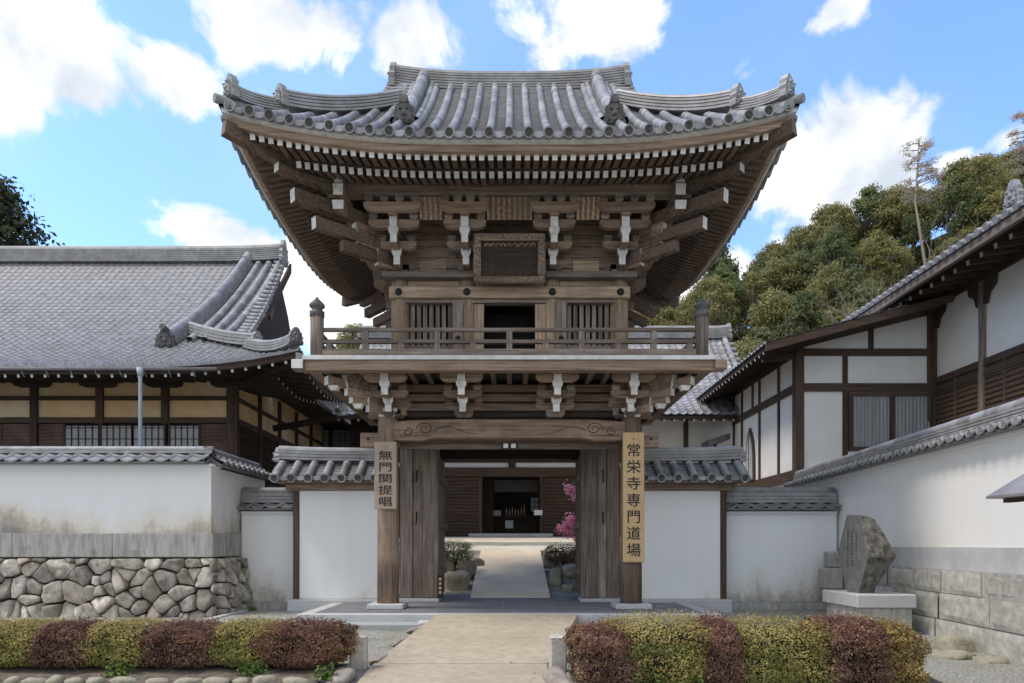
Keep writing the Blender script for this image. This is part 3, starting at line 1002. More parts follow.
# ---- balcony
BX, BY = 3.86, 2.95
mb = MB()
mb.box(-BX, BX, -BY, BY, 4.765, 4.845)
mb.build('balcony_floor', surf('balcony_edge_boards', (.56, .55, .53), (.74, .735, .72), scale=(3, 3, 1), nscale=2, blotch=(.45, .43, .4)), gate, bevel=.006)
for sy in (-1, 1):
    y0, y1 = sorted((sy * (BY - .04), sy * (BY - .26)))
    part('balcony_beam', WOOD['x'], gate, (-BX + .02, BX - .02, y0, y1, 4.57, 4.763), bevel=.01)
for sx in (-1, 1):
    x0, x1 = sorted((sx * (BX - .04), sx * (BX - .26)))
    part('balcony_beam', WOOD['y'], gate, (x0, x1, -BY + .27, BY - .27, 4.57, 4.763), bevel=.01)
    mb = MB()
    x0, x1 = sorted((sx * (BX - .02), sx * (BX + .2)))
    mb.box(x0, x1, -BY - .03, -BY + .25, 4.585, 4.76, end={'-y': 1} if sx < 0 else None)
    mb.build('beam_end', [WOOD['x'], LIME], gate, bevel=.008)
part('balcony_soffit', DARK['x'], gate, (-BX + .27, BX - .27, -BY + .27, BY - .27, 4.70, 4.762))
mb = MB()
for i in range(23):
    x = -3.5 + i * .318
    mb.box(x - .05, x + .05, -BY + .27, -1.7, 4.60, 4.699)
mb.build('balcony_joists', EAVE_SHADED['y'], gate)
# boards and beams behind the lower brackets
mb = MB()
for k in range(3):
    z = 4.06 + k * .19
    mb.box(-2.45, 2.45, -1.69 - .004 * k, -1.60, z, z + .15)
mb.build('lower_through_beams', EAVE_SHADED['x'], gate)
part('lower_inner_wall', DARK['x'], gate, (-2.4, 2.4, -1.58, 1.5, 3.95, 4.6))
for sx in (-1, 1):
    mb = MB()
    for k in range(3):
        z = 4.06 + k * .19
        mb.box(sx * 2.5 - .05, sx * 2.5 + .05, -1.6, 1.65, z, z + .15)
    mb.box(sx * 2.5 - .09, sx * 2.5 + .09, -1.45, 1.45, 3.55, 3.9)
    mb.build('side_tie_beams', WOOD['y'], gate)

RZ = 4.845
rails = [(5.36, .04), (5.135, .032), (4.935, .055)]
for sx in (-1, 1):
    for sy in (-1, 1):
        px_, py_ = sx * 3.63, sy * 2.80
        mb = MB(); mb.tube([(px_, py_, RZ), (px_, py_, 5.62)], .125, n=16)
        o = mb.build('balcony_post', GREYWOOD['z'], gate)
        mb = MB(); mb.lathe([(.135, 5.6), (.138, 5.7), (.10, 5.72), (.095, 5.76), (.14, 5.79), (.145, 5.83), (.10, 5.88), (.045, 5.93), (.012, 5.98)], c=(px_, py_, 0), n=16)
        mb.build('onion_cap', BRONZE, o)
for sy in (-1, 1):
    for (z, h) in rails:
        mb = MB()
        if h == .04:
            mb.tube([(-3.6, sy * 2.8, z), (0, sy * 2.8, z), (3.6, sy * 2.8, z)], .042, n=10)
        else:
            mb.box(-3.6, 3.6, sy * 2.8 - .05, sy * 2.8 + .05, z - h, z + h)
        mb.build('railing', GREYWOOD['x'], gate)
    for i in range(-5, 6):
        x = i * .68
        tall = i % 2 == 0
        part('railing_strut', GREYWOOD['z'], gate, (x - .055, x + .055, sy * 2.8 - .04, sy * 2.8 + .04, 4.99, 5.33 if tall else 5.11))
for sx in (-1, 1):
    for (z, h) in rails:
        mb = MB()
        if h == .04:
            mb.tube([(sx * 3.63, -2.75, z), (sx * 3.63, 0, z), (sx * 3.63, 2.75, z)], .042, n=10)
        else:
            mb.box(sx * 3.63 - .05, sx * 3.63 + .05, -2.72, 2.72, z - h, z + h)
        mb.build('railing', GREYWOOD['y'], gate)
    for i in range(-3, 4):
        y = i * .7
        part('railing_strut', GREYWOOD['z'], gate, (sx * 3.63 - .04, sx * 3.63 + .04, y - .055, y + .055, 4.99, 5.33 if i % 2 == 0 else 5.11))
mb = MB(); mb.box(.72, .86, -2.7, -2.68, 4.86, 4.97); mb.build('small_notice', PAPER, gate)

# ---- tiled roof
mb = MB()
GXE = 2.72                            # verge of the gable


def flat_side(side):
    Wd = A if side in 'fb' else B
    n, k = 120, 26
    tmax = TG
    for j in range(k):
        ta, tb = tmax * j / k, tmax * (j + 1) / k
        row = []
        for (t, up) in ((ta, -.03), (ta, .018), (tb, 0)):
            for i in range(n + 1):
                c = (-1 + 2 * i / n) * (Wd - t)
                x, y = {'f': (c, -(B - t)), 'b': (c, B - t), 'l': (-(A - t), c), 'r': (A - t, c)}[side]
                row.append((x, y, zroof(x, y) + up))
        mb.add(row, [(r_ * (n + 1) + i, r_ * (n + 1) + i + 1, (r_ + 1) * (n + 1) + 1 + i, (r_ + 1) * (n + 1) + i) for r_ in (0, 1) for i in range(n)])


for q in 'fblr':
    flat_side(q)
for sy in (-1, 1):
    k, n = 20, 20
    for j in range(k):
        ta, tb = TG - .05 + (B - TG + .05) * j / k, TG - .05 + (B - TG + .05) * (j + 1) / k
        row = []
        for (t, up) in ((ta, -.03), (ta, .018), (tb, 0)):
            for i in range(n + 1):
                x = -GXE + 2 * GXE * i / n
                row.append((x, sy * (B - t), zroof(x, sy * (B - t), True) + up))
        mb.add(row, [(r_ * (n + 1) + i, r_ * (n + 1) + i + 1, (r_ + 1) * (n + 1) + 1 + i, (r_ + 1) * (n + 1) + i) for r_ in (0, 1) for i in range(n)])
roof = mb.build('roof', TILEFLAT, gate)
eave_band('tile_fillet', LIME, .03, .2, 8.135, 8.20, roof)
eave_band('eave_tile_edge', TILE, .0, .16, 8.2, 8.245, roof)
rows = MB()
RS = .335


def line(side, c, t0, t1, gable=False):
    pts = []
    n = 14
    for i in range(n + 1):
        t = t0 + (t1 - t0) * i / n
        x, y = {'f': (c, -(B - t)), 'b': (c, B - t), 'l': (-(A - t), c), 'r': (A - t, c)}[side]
        pts.append((x, y, zroof(x, y, gable and t > 1.0 and abs(c) < GXE) + .035))
    return pts


for side in 'fblr':
    Wd = A if side in 'fb' else B
    n = int((Wd - .12) / RS)
    for i in range(-n, n + 1):
        c = i * RS
        s = Wd - abs(c)
        if side in 'fb':
            t1 = B - .1 if abs(c) < GXE - .1 else s
            g = abs(c) < GXE - .1
        else:
            t1 = min(s, TG + .1)
            g = False
        if t1 > .15:
            round_row(rows, line(side, c, -.07, t1, g), .078, disc=1)
# small upturned eave tiles between the discs
for side in 'flr':
    Wd = A if side in 'fb' else B
    n = int((Wd - .12) / RS)
    for i in range(-n, n):
        c = (i + .5) * RS
        x, y = {'f': (c, -(B + .02)), 'l': (-(A + .02), c), 'r': (A + .02, c)}[side]
        z = zroof(*{'f': (c, -B), 'l': (-A, c), 'r': (A, c)}[side])
        T = frame((x, y, z), *{'f': ((1, 0, 0), (0, -1, 0)), 'l': ((0, 1, 0), (-1, 0, 0)), 'r': ((0, -1, 0), (1, 0, 0))}[side])
        rows.T = T
        pts = [(-.1 + .2 * k / 6, -.085 + .045 * (abs(k - 3) / 3) ** 2) for k in range(7)]
        rows.prism(pts + [(.1, .02), (-.1, .02)], 'y', -.02, .03)
        rows.T = None
rows.build('cover_tile_rows', [TILE, TILEEND], roof)
# verge tiles on the gables: short courses running out sideways
mb = MB()
for sx in (-1, 1):
    for sy in (-1, 1):
        for i in range(8):
            t = TG + .06 + i * .2
            y = sy * (B - t)
            z = zroof(0, y, True) + .05
            round_row(mb, [(sx * (GXE + .06), y, z), (sx * 2.0, y, z)], .06, disc=1, n=7)
mb.build('verge_tiles', [TILE, TILEEND], roof)
# gable boards
for sx in (-1, 1):
    mb = MB()
    poly = [(-(B - TG), 10.2), (B - TG, 10.2)]
    top = [(y, zroof(0, y, True) - .05) for y in [1.6 - .2 * i for i in range(17)]]
    mb.prism(poly + top, 'x', sx * 2.36 - .03, sx * 2.36 + .03)
    mb.build('gable_wall', DARK['y'], roof)
    for sy in (-1, 1):
        mb = MB()
        lo = [(sy * (B - TG + .25 - .18 * i), zroof(0, B - TG + .25 - .18 * i, True)) for i in range(11)]
        poly = [(y, z - .03) for y, z in lo] + [(y, z - .30) for y, z in reversed(lo)]
        mb.prism(poly, 'x', sx * 2.62 - .03, sx * 2.62 + .03)
        mb.build('bargeboard', WOOD['y'], roof)
# main ridge
mb = MB()
pts = [(-2.66 + 5.32 * i / 24, 0, 11.66 + .16 * (abs(i - 12) / 12) ** 3) for i in range(25)]
mb.sweep(pts, ridge_prof(.46, .40, 6))
mr_ = mb.build('main_ridge', RIDGE, roof)
for sx in (-1, 1):
    mb = MB()
    onigawara(mb, .62, .72, frame((sx * 2.68, 0, 11.70), (0, 1, 0), (sx, 0, 0)))
    mb.build('ridge_end_tile', RIDGE, mr_)
# descending ridges
for sx in (-1, 1):
    for sy in (-1, 1):
        pts = []
        for i in range(15):
            t = 1.05 + (B - 1.15) * i / 14
            pts.append((sx * (1.93 + .04 * i / 14), sy * (B - t), zroof(1.93, B - t, True) + .04))
        mb = MB(); mb.sweep(pts, ridge_prof(.30, .16, 3, cap=False))
        o = mb.build('descending_ridge', RIDGE, roof)
        mb = MB(); round_row(mb, [(p[0], p[1], p[2] + .22) for p in pts], .125, n=12, seg=.45)
        mb.build('ridge_cover_tiles', TILE, o)
        for off in (-.2, .2):
            mb = MB(); round_row(mb, [(p[0] + off, p[1], p[2] + .05) for p in pts], .075, n=8)
            mb.build('ridge_cover_tiles', TILE, o)
        mb = MB()
        p = pts[0]
        onigawara(mb, .40, .52, frame((p[0], p[1] + sy * .03, p[2] - .08), (1, 0, 0), (0, sy, 0)))
        mb.tube([(p[0], p[1] - sy * .3, p[2] + .34), (p[0], p[1] + sy * .12, p[2] + .40)], .085, n=12, smooth=True)
        mb.build('ridge_end_tile', ONI, o)
# corner ridges in two tiers, each with its end tile
for sx in (-1, 1):
    for sy in (-1, 1):
        def hp(t, dz=0):
            x, y = sx * (A - t), sy * (B - t)
            return (x, y, zroof(x, y) + dz)
        d = Vector((sx, sy, 0)).normalized()
        tn = Vector((d.y, -d.x, 0))
        for (ta, tb, h, w) in ((2.62, .80, .27, .28), (.85, .17, .20, .24)):
            n = 14
            pts = []
            for i in range(n + 1):
                t = ta + (tb - ta) * i / n
                k = i / n
                pts.append(hp(t, .05 + .09 * k ** 3))
            mb = MB(); mb.sweep(pts, ridge_prof(w, h, 4))
            o = mb.build('corner_ridge', RIDGE, roof)
            mb = MB()
            p = pts[-1]
            onigawara(mb, .36, .46 if tb > .5 else .45, frame((p[0] + d.x * .03, p[1] + d.y * .03, p[2] - .03), tn, d))
            mb.build('ridge_end_tile', RIDGE, o)
        mb = MB()
        mb.tube([hp(.38, .03), hp(.14, .05), hp(-.05, .11)], [.085, .085, .075], n=12)
        mb.build('corner_tip_tile', TILE, roof)

# ---- things hung on the gate
def lettering(ch, size, wide, fat):
    me = text_mesh('lettering', ch, size, INK, None, None, depth=.002)
    bm = bmesh.new()
    bm.from_mesh(me)
    geom = list(bm.verts)
    for k, (dx, dz) in enumerate(((fat, 0), (-fat, .001), (0, fat), (0, -fat * .6))):
        d = bmesh.ops.duplicate(bm, geom=list(bm.faces)[:len(me.polygons)])
        bmesh.ops.translate(bm, vec=(dx, -.0006 * (k + 1), dz), verts=[v for v in d['geom'] if isinstance(v, bmesh.types.BMVert)])
    bmesh.ops.scale(bm, vec=(wide, 1, 1), verts=bm.verts)
    bm.to_mesh(me); bm.free()
    o = bpy.data.objects.new('lettering', me)
    COL.objects.link(o)
    return o



pl = thing('name_plaque', 'dark carved wooden plaque with illegible worn lettering hung under the upper eaves of the gate', 'plaque', (GX, GY - UY - .46, 6.58))
tilt = .10
mb = MB()
mb.box(-.58, .58, -.02, .03, .12, .82)
o = mb.build('plaque_board', DARK['x'], pl)
mb = MB()
random.seed(8)
for c in range(3):
    for r_ in range(4):
        x, z = -.36 + c * .36, .2 + r_ * .12
        mb.beam((x - .05, -.026, z + random.uniform(-.02, .02)), (x + .06, -.026, z + random.uniform(-.03, .03)), .006, .016)
        mb.beam((x + random.uniform(-.03, .03), -.026, z - .05), (x + random.uniform(-.03, .03), -.026, z + .05), .006, .014, up=(1, 0, 0))
mb.build('worn_lettering', BROWN['x'], o)
mb = MB()
for k in range(9):
    x = -.46 + k * .115
    mb.tube([(x + .055 * math.cos(q * .8 + k), -.03, .735 + .028 * math.sin(q * 1.1 + k * 2)) for q in range(7)], .013, n=5)
mb.build('worn_gilding', OCHRE['x'], o)
for (x0, x1, z0, z1) in ((-.72, .72, .0, .13), (-.72, .72, .81, .94), (-.72, -.57, .13, .81), (.57, .72, .13, .81)):
    mb = MB()
    mb.box(x0, x1, -.1, .04, z0, z1)
    f_ = mb.build('plaque_frame', WOOD['x'], pl, bevel=.03)
    mb = MB()
    hor = x1 - x0 > 1
    n = 12 if hor else 6
    for i in range(n):
        a = (i + .5) / n
        x = x0 + (x1 - x0) * a if hor else (x0 + x1) / 2
        z = (z0 + z1) / 2 if hor else z0 + (z1 - z0) * a
        mb.tube([(x + .05 * math.cos(q * .7 + i), -.105, z + .035 * math.sin(q * .9)) for q in range(8)], .012, n=5)
    mb.build('frame_carving', GREYWOOD['x'], f_)
for ch in pl.children:
    pass
pl.rotation_euler = (R(9), 0, 0)

sb = thing('signboard', 'pale weathered vertical wooden signboard with five black brush characters on the left gate pillar', 'signboard', (GX - 2.5, GY - 1.65 - .27, 2.02))
part('board', BOARDP, sb, (-.225, .225, -.04, .03, 0, 1.36), bevel=.012)
chars = '無門関提唱'
for i, ch in enumerate(chars):
    o = lettering(ch, .205, 1.45, .0018)
    o.parent = sb
    o.location = (.0, -.043, 1.07 - i * .232)
mb = MB(); mb.box(-.045, .045, -.043, -.0405, 1.22, 1.30); mb.build('seal_mark', surf('faded_seal', (.26, .2, .16), (.34, .27, .21), nscale=60), sb)

sb = thing('signboard', 'honey-yellow vertical wooden signboard with seven black characters on the right gate pillar', 'signboard', (GX + 2.5, GY - 1.65 - .27, .95))
part('board', BOARDY, sb, (-.215, .215, -.04, .03, 0, 2.62), bevel=.012)
chars = '常栄寺専門道場'
for i, ch in enumerate(chars):
    o = lettering(ch, .285, 1.05, .0022)
    o.parent = sb
    o.location = (.0, -.043, 2.24 - i * .335)
mb = MB(); mb.tube([(0, -.04, 2.48), (0, -.048, 2.48)], .014, n=8); mb.build('nail', IRON, sb)
# ================================================================== ground, paths, platform
def ground_z(x, y):
    z = -.30 + .08 * max(0, min(1, (y - 10) / 2.5))
    if y > 16.2:
        z = -.22 + max(0, min(1.62, (y - 16.2) * .215))
        if y > 24:
            z = min(z, 1.40)
    if y > 40:
        z = 1.40 - .004 * (y - 40)
    return z


mb = MB()
ys = [-400, -60, -10, 2, 4, 5, 6] + [6.5 + .35 * i for i in range(54)] + [26, 28, 32, 40, 60, 120, 400, 1500]
xs = [-1500, -300, -60, -20] + [-9 + .35 * i for i in range(52)] + [12, 20, 60, 300, 1500]
nz = lambda x, y: .018 * mnoise.noise(Vector((x * 1.3, y * 1.3, 0))) if (abs(x) < 12 and 3 < y < 26) else 0
vs = [(x, y, ground_z(x, y) + nz(x, y)) for y in ys for x in xs]
nx = len(xs)
mb.add(vs, [(j * nx + i, j * nx + i + 1, (j + 1) * nx + i + 1, (j + 1) * nx + i) for j in range(len(ys) - 1) for i in range(nx - 1)], smooth=True)
struct(mb.build('ground', GRAVEL))

# front path: flat, then a ramp up to the platform
mb = MB()
L = [(3.0, -1.72, .40, -.275), (7.6, -1.77, .415, -.272), (8.86, -1.83, .465, -.27)]
R_ = [(8.875, -1.83, .466, -.268), (10.0, -1.70, .70, -.185), (11.3, -1.55, .98, -.085), (12.56, -1.41, 1.24, .0)]
for seg in (L, R_):
    vs = []
    for (y, x0, x1, z) in seg:
        vs += [(x0, y, z - .22), (x0, y, z), (x1, y, z), (x1, y, z - .22)]
    mb.add(vs, [(i * 4 + j, i * 4 + j + 1, i * 4 + j + 5, i * 4 + j + 4) for i in range(len(seg) - 1) for j in range(3)] + [(3, 2, 1, 0), tuple(len(vs) - 4 + q for q in range(4))])
struct(mb.build('path', CONC))
mb = MB()
mb.beam((-1.66, 10.62, -.1395), (.80, 10.62, -.1395), .06, .008)
struct(mb.build('path_joint', surf('worn_joint', (.42, .36, .24), (.50, .44, .31), nscale=9)))

# gate platform: granite border round slate
mb = MB()
mb.box(-4.05, 3.95, 12.58, 17.6, -.30, -.004)
struct(mb.build('gate_platform', GRANITE, bevel=.01))
mb = MB()
random.seed(3)
for j, y in enumerate([12.86, 13.7, 14.55, 15.4, 16.3]):
    y1 = [13.69, 14.54, 15.39, 16.29, 17.35][j]
    x = -3.78
    while x < 3.6:
        w = 1.2
        x1 = min(3.68, x + w)
        mb.box(x, x1 - .008, y, y1 - .008 + .0, -.003, .004)
        x = x1
struct(mb.build('slate_paving', SLATE))
# low granite kerb line and slab apron left of the platform
mb = MB()
mb.box(-6.1, -4.06, 12.75, 12.93, -.4, -.16)
mb.box(-6.1, -5.95, 12.94, 15.3, -.4, -.16)
struct(mb.build('apron_kerb', GRANITE, bevel=.01))
mb = MB(); mb.box(-5.94, -4.06, 12.94, 15.3, -.4, -.19)
struct(mb.build('side_apron', surf('worn_slab', (.22, .22, .21), (.36, .36, .345), nscale=3, blotch=(.30, .28, .22), bscale=1.2)))
mb = MB(); mb.box(-4.05, -1.45, 12.02, 12.57, -.4, -.14)
struct(mb.build('front_strip', surf('pebble_concrete', (.24, .25, .25), (.46, .47, .47), nscale=42, detail=3, blotch=(.32, .33, .32), bscale=1.5)))

# inner path up to the hall
mb = MB()
seg = [(17.61, .235), (19.5, .64), (21.9, 1.12)]
vs = []
for (y, z) in seg:
    vs += [(-1.02, y, z - .3), (-1.02, y, z), (.93, y, z), (.93, y, z - .3)]
vs[0:4] = [(-1.02, 16.3, -.3), (-1.02, 16.3, .012), (.93, 16.3, .012), (.93, 16.3, -.3)]
mb.add(vs, [(i * 4 + j, i * 4 + j + 1, i * 4 + j + 5, i * 4 + j + 4) for i in range(2) for j in range(3)])
struct(mb.build('inner_path', CONCP))
mb = MB(); mb.add([(-9, 21.9, 1.0), (9, 21.9, 1.0), (9, 25.6, 1.55), (-9, 25.6, 1.55), (-9, 21.9, 1.12), (9, 21.9, 1.12), (9, 25.6, 1.58), (-9, 25.6, 1.58)],
                  [(3, 2, 1, 0), (4, 5, 6, 7), (0, 1, 5, 4), (1, 2, 6, 5), (2, 3, 7, 6), (3, 0, 4, 7)])
struct(mb.build('forecourt', COURT))

# ================================================================== tiled wall caps
def wall_cap(par, p0, p1, half, z_e, z_r, tw=.33, mat=TILE, ridge=(.26, .12, 2), under=True, discs=False):
    """Small two-sided tiled roof along a wall from p0 to p1 (2-D points)."""
    p0, p1 = Vector(p0), Vector(p1)
    d = (p1 - p0).normalized(); n = Vector((d.y, -d.x)); L = (p1 - p0).length
    mb = MB()
    for sgn in (1, -1):
        def fn(u, s):
            q = p0 + d * u + n * sgn * half * (1 - s)
            return (q.x, q.y, z_e + (z_r - z_e) * s)
        wave_sheet(mb, fn, 0, L, 0, 1, tw, .5, amp=.038, step=.035)
        if discs:
            k = max(1, round(L / tw))
            for i in range(k):
                q = p0 + d * (L * (i + .5) / k) + n * sgn * half
                e = n * sgn
                mb.tube([(q.x - e.x * .06, q.y - e.y * .06, z_e + .03), (q.x + e.x * .02, q.y + e.y * .02, z_e + .02)], [.05, .055], n=9)
    o = mb.build('cap_tiles', mat, par, fix=False)
    # close the ends and the underside
    mb = MB()
    for e in (0, L):
        q = p0 + d * e
        a, b = q + n * (half - .02), q - n * (half - .02)
        mb.add([(a.x, a.y, z_e - .05), (b.x, b.y, z_e - .05), (q.x, q.y, z_r - .03)], [(0, 1, 2)])
    a0, b0, a1, b1 = p0 + n * (half - .03), p0 - n * (half - .03), p1 + n * (half - .03), p1 - n * (half - .03)
    mb.add([(a0.x, a0.y, z_e - .055), (b0.x, b0.y, z_e - .055), (b1.x, b1.y, z_e - .055), (a1.x, a1.y, z_e - .055),
            (a0.x, a0.y, z_e - .015), (b0.x, b0.y, z_e - .015), (b1.x, b1.y, z_e - .015), (a1.x, a1.y, z_e - .015)],
           [(0, 1, 2, 3), (0, 4, 7, 3), (1, 5, 6, 2)])
    mb.build('cap_underside', TILEFLAT, par)
    mb = MB()
    mb.sweep([(p0.x, p0.y, z_r - .03), (p1.x, p1.y, z_r - .03)], ridge_prof(*ridge, cap=False))
    r_ = mb.build('cap_ridge', RIDGE, par)
    mb = MB()
    zz = z_r - .03 + ridge[1] + .02
    round_row(mb, [(p0.x, p0.y, zz), (p1.x, p1.y, zz)], ridge[0] * .34, n=9, seg=.36)
    mb.build('ridge_cover_tiles', mat, r_)
    return o


# ================================================================== gate wing walls
for sx, lab in ((-1, 'white plaster wing wall with tiled roof joining the gate beside the pale signboard'),
                (1, 'white plaster wing wall with tiled roof joining the gate beside the honey-yellow signboard')):
    w = thing('gate_wing_wall', lab, 'wall', (GX, 15.45, 0))
    x0, x1 = sorted((sx * 2.78, sx * 4.82))
    part('plaster_panel', stained_plaster('wing_plaster', -.3, .9, amount=.55, offx=sx * 3), w, (x0, x1, -.1, .1, .07, 2.54))
    x0, x1 = sorted((sx * 2.74, sx * 5.0))
    part('plinth', GRANITE, w, (x0, x1, -.40, .3, -.32, .065), bevel=.012)
    x0, x1 = sorted((sx * 4.82, sx * 4.96))
    part('corner_post', BROWN['z'], w, (x0, x1, -.13, .13, .067, 2.6), bevel=.008)
    x0, x1 = sorted((sx * 2.7, sx * 5.12))
    part('wall_beam', WOOD['x'], w, (x0, x1, -.16, .16, 2.545, 2.70), bevel=.01)
    x0, x1 = sorted((sx * 2.7, sx * 5.3))
    part('eave_board', WOOD['x'], w, (x0, x1, -.44, .44, 2.705, 2.745))
    mb = MB()
    for sg in (-1, 1):
        for j in range(5):
            t0, t1 = j / 5, (j + 1) / 5
            xa, xb = sorted((sx * 2.72, sx * 5.36))
            ya, yb = sg * .58 * (1 - t0), sg * .58 * (1 - t1)
            za, zb = 2.775 + .42 * t0, 2.775 + .42 * t1
            mb.add([(xa, ya, za - .03), (xb, ya, za - .03), (xb, ya, za + .018), (xa, ya, za + .018), (xb, yb, zb), (xa, yb, zb)], [(0, 1, 2, 3), (3, 2, 4, 5)])
    mb.add([(sx * 5.355, -.56, 2.75), (sx * 5.355, .56, 2.75), (sx * 5.355, 0, 3.18)], [(0, 1, 2)])
    rf = mb.build('roof', TILEFLAT, w, fix=False)
    mb = MB()
    for i in range(7):
        x = sx * (2.98 + i * .37)
        for sg in (-1, 1):
            round_row(mb, [(x, sg * .66, 2.78), (x, sg * .58, 2.83), (x, sg * .3, 3.03), (x, 0, 3.25)], .088, disc=1, n=10)
    for i in range(6):
        x = sx * (3.165 + i * .37)
        mb.T = frame((x, -.60, 2.80), (1, 0, 0), (0, -1, 0))
        pts = [(-.11 + .22 * k / 6, -.07 + .035 * (abs(k - 3) / 3) ** 2) for k in range(7)]
        mb.prism(pts + [(.11, .02), (-.11, .02)], 'y', -.02, .02)
        mb.T = None
    mb.build('cover_tile_rows', [TILE, TILEEND], rf)
    mb = MB()
    xs_ = [sx * (2.74 + 2.56 * i / 8) for i in range(9)]
    mb.sweep([(x, 0, 3.22 + .05 * (i / 8) ** 3) for i, x in enumerate(xs_)], ridge_prof(.36, .22, 3))
    mb.build('wall_ridge', RIDGE, rf)
    mb = MB()
    onigawara(mb, .36, .36, frame((sx * 5.32, 0, 3.2), (0, 1, 0), (sx, 0, 0)))
    mb.build('ridge_end_tile', RIDGE, rf)

# low walls farther out
for (x0, x1, lab) in ((-6.38, -5.02, 'short low plaster wall with a tiled cap tucked beside the rubble stone corner'),
                      (4.92, 7.66, 'low plaster wall with a tiled cap behind the standing stone monument')):
    w = thing('low_wall', lab, 'wall', ((x0 + x1) / 2, 15.95, 0))
    h = (x1 - x0) / 2
    part('plaster_panel', stained_plaster('low_wall_plaster', -.1, 1.0, more=.09, dirt=(.20, .195, .185), tint=(.60, .55, .47), amount=2.2, offx=x0 * 1.7 + 2), w, (-h, h, -.14, .14, -.04, 2.02))
    part('wall_foot', GRANITEW, w, (-h, h, -.2, .2, -.4, -.045))
    part('plaster_fillet', PLASTER, w, (-h, h, -.2, .2, 2.02, 2.1), bevel=.01)
    wall_cap(w, (-h, 0), (h, 0), .38, 2.17, 2.33, tw=.33, mat=TILEFLAT, ridge=(.34, .24, 3))

# ================================================================== left boundary wall on its rubble base
w = thing('boundary_wall', 'long stained white plaster wall on a granite beam and rubble stone base', 'wall', (-6.42, 14.3, 0))
part('plaster_panel', stained_plaster('boundary_plaster', 1.50, 2.40, more=.06, dirt=(.27, .25, .23), tint=(.68, .59, .46), amount=1.6, offx=.7), w, (-24, 0, 0, .34, 1.55, 2.97))
part('return_panel', stained_plaster('return_plaster', 1.45, 2.6, dirt=(.26, .25, .23), tint=(.5, .48, .43), amount=1.2), w, (-.34, -.003, .345, 3.1, 1.55, 2.97))
mb = MB()
x = -24
random.seed(5)
while x < .02:
    x1 = min(.06, x + random.uniform(1.5, 2.2))
    if .06 - x1 < .6:
        x1 = .06
    mb.box(x, x1 - .006, -.06, .5, 1.04, 1.548)
    x = x1
mb.box(-.5, .06, .505, 1.45, 1.04, 1.548)
mb.build('granite_beam', GRANITEW, w, bevel=.015)
# rubble: irregular polygons cut from a jittered lattice, each a bulging stone
def rubble(mb, x0, x1, z0, z1, T, seed, cell=.44):
    random.seed(seed)
    pts = []
    nx, nz_ = int((x1 - x0) / cell) + 3, int((z1 - z0) / (cell * .62)) + 3
    for j in range(-1, nz_):
        for i in range(-1, nx):
            if random.random() < .16:
                continue
            q = (x0 + (i + .5 * (j % 2) + random.uniform(-.4, .4)) * cell, z0 + (j + .5 + random.uniform(-.36, .36)) * cell * .62)
            pts.append(q)
            if random.random() < .22:
                pts.append((q[0] + random.uniform(.12, .2), q[1] + random.uniform(-.16, .16)))

    def clip(poly, px, pz, nx_, nz2):
        out = []
        for a, b in zip(poly, poly[1:] + poly[:1]):
            da = (a[0] - px) * nx_ + (a[1] - pz) * nz2; db = (b[0] - px) * nx_ + (b[1] - pz) * nz2
            if da <= 0:
                out.append(a)
            if da * db < 0:
                q = da / (da - db)
                out.append((a[0] + (b[0] - a[0]) * q, a[1] + (b[1] - a[1]) * q))
        return out
    old = mb.T
    mb.T = T
    for p in pts:
        poly = [(x0, z0), (x1, z0), (x1, z1), (x0, z1)]
        for q in pts:
            if q is p or abs(q[0] - p[0]) > 3 * cell or abs(q[1] - p[1]) > 3 * cell:
                continue
            nx_, nz2 = q[0] - p[0], q[1] - p[1]
            poly = clip(poly, (p[0] + q[0]) / 2, (p[1] + q[1]) / 2, nx_, nz2)
            if len(poly) < 3:
                break
        if len(poly) < 3:
            continue
        cx = sum(a[0] for a in poly) / len(poly); cz = sum(a[1] for a in poly) / len(poly)
        # round and densify the outline, then rings rising to a rough face
        dense = []
        for a, b in zip(poly, poly[1:] + poly[:1]):
            l = math.hypot(b[0] - a[0], b[1] - a[1])
            k = max(1, int(l / .09))
            dense += [(a[0] + (b[0] - a[0]) * i / k, a[1] + (b[1] - a[1]) * i / k) for i in range(k)]
        n = len(dense)
        if n < 5:
            continue
        dep = random.uniform(.06, .15)
        tx, tz = random.uniform(-.4, .4), random.uniform(-.45, .3)
        vs = []
        for (sc, b) in ((.88, -.12), (.915, -.01), (.89, dep * .8), (.81, dep), (.42, dep * 1.03)):
            for i, (a, c) in enumerate(dense):
                # pull corners in
                pa, pb = dense[i - 1], dense[(i + 1) % n]
                a2, c2 = a * .82 + (pa[0] + pb[0]) * .09 + .022 * mnoise.noise(Vector((a * 9, c * 9, 4))), c * .82 + (pa[1] + pb[1]) * .09 + .022 * mnoise.noise(Vector((a * 9, c * 9, 8)))
                x, z = cx + (a2 - cx) * sc, cz + (c2 - cz) * sc
                nn = mnoise.noise(Vector((x * 5, z * 5, seed + p[0]))) * .05 + mnoise.noise(Vector((x * 14, z * 14, seed))) * .014 if b > 0 else 0
                vs.append((x, b + nn + ((x - cx) * tx + (z - cz) * tz if b > 0 else 0), z))
        fs = [(r * n + i, r * n + (i + 1) % n, (r + 1) * n + (i + 1) % n, (r + 1) * n + i) for r in range(4) for i in range(n)]
        vs.append((cx, dep * 1.1, cz))
        fs += [(4 * n + i, 4 * n + (i + 1) % n, 5 * n) for i in range(n)]
        mb.add(vs, fs, smooth=True)
    mb.T = old


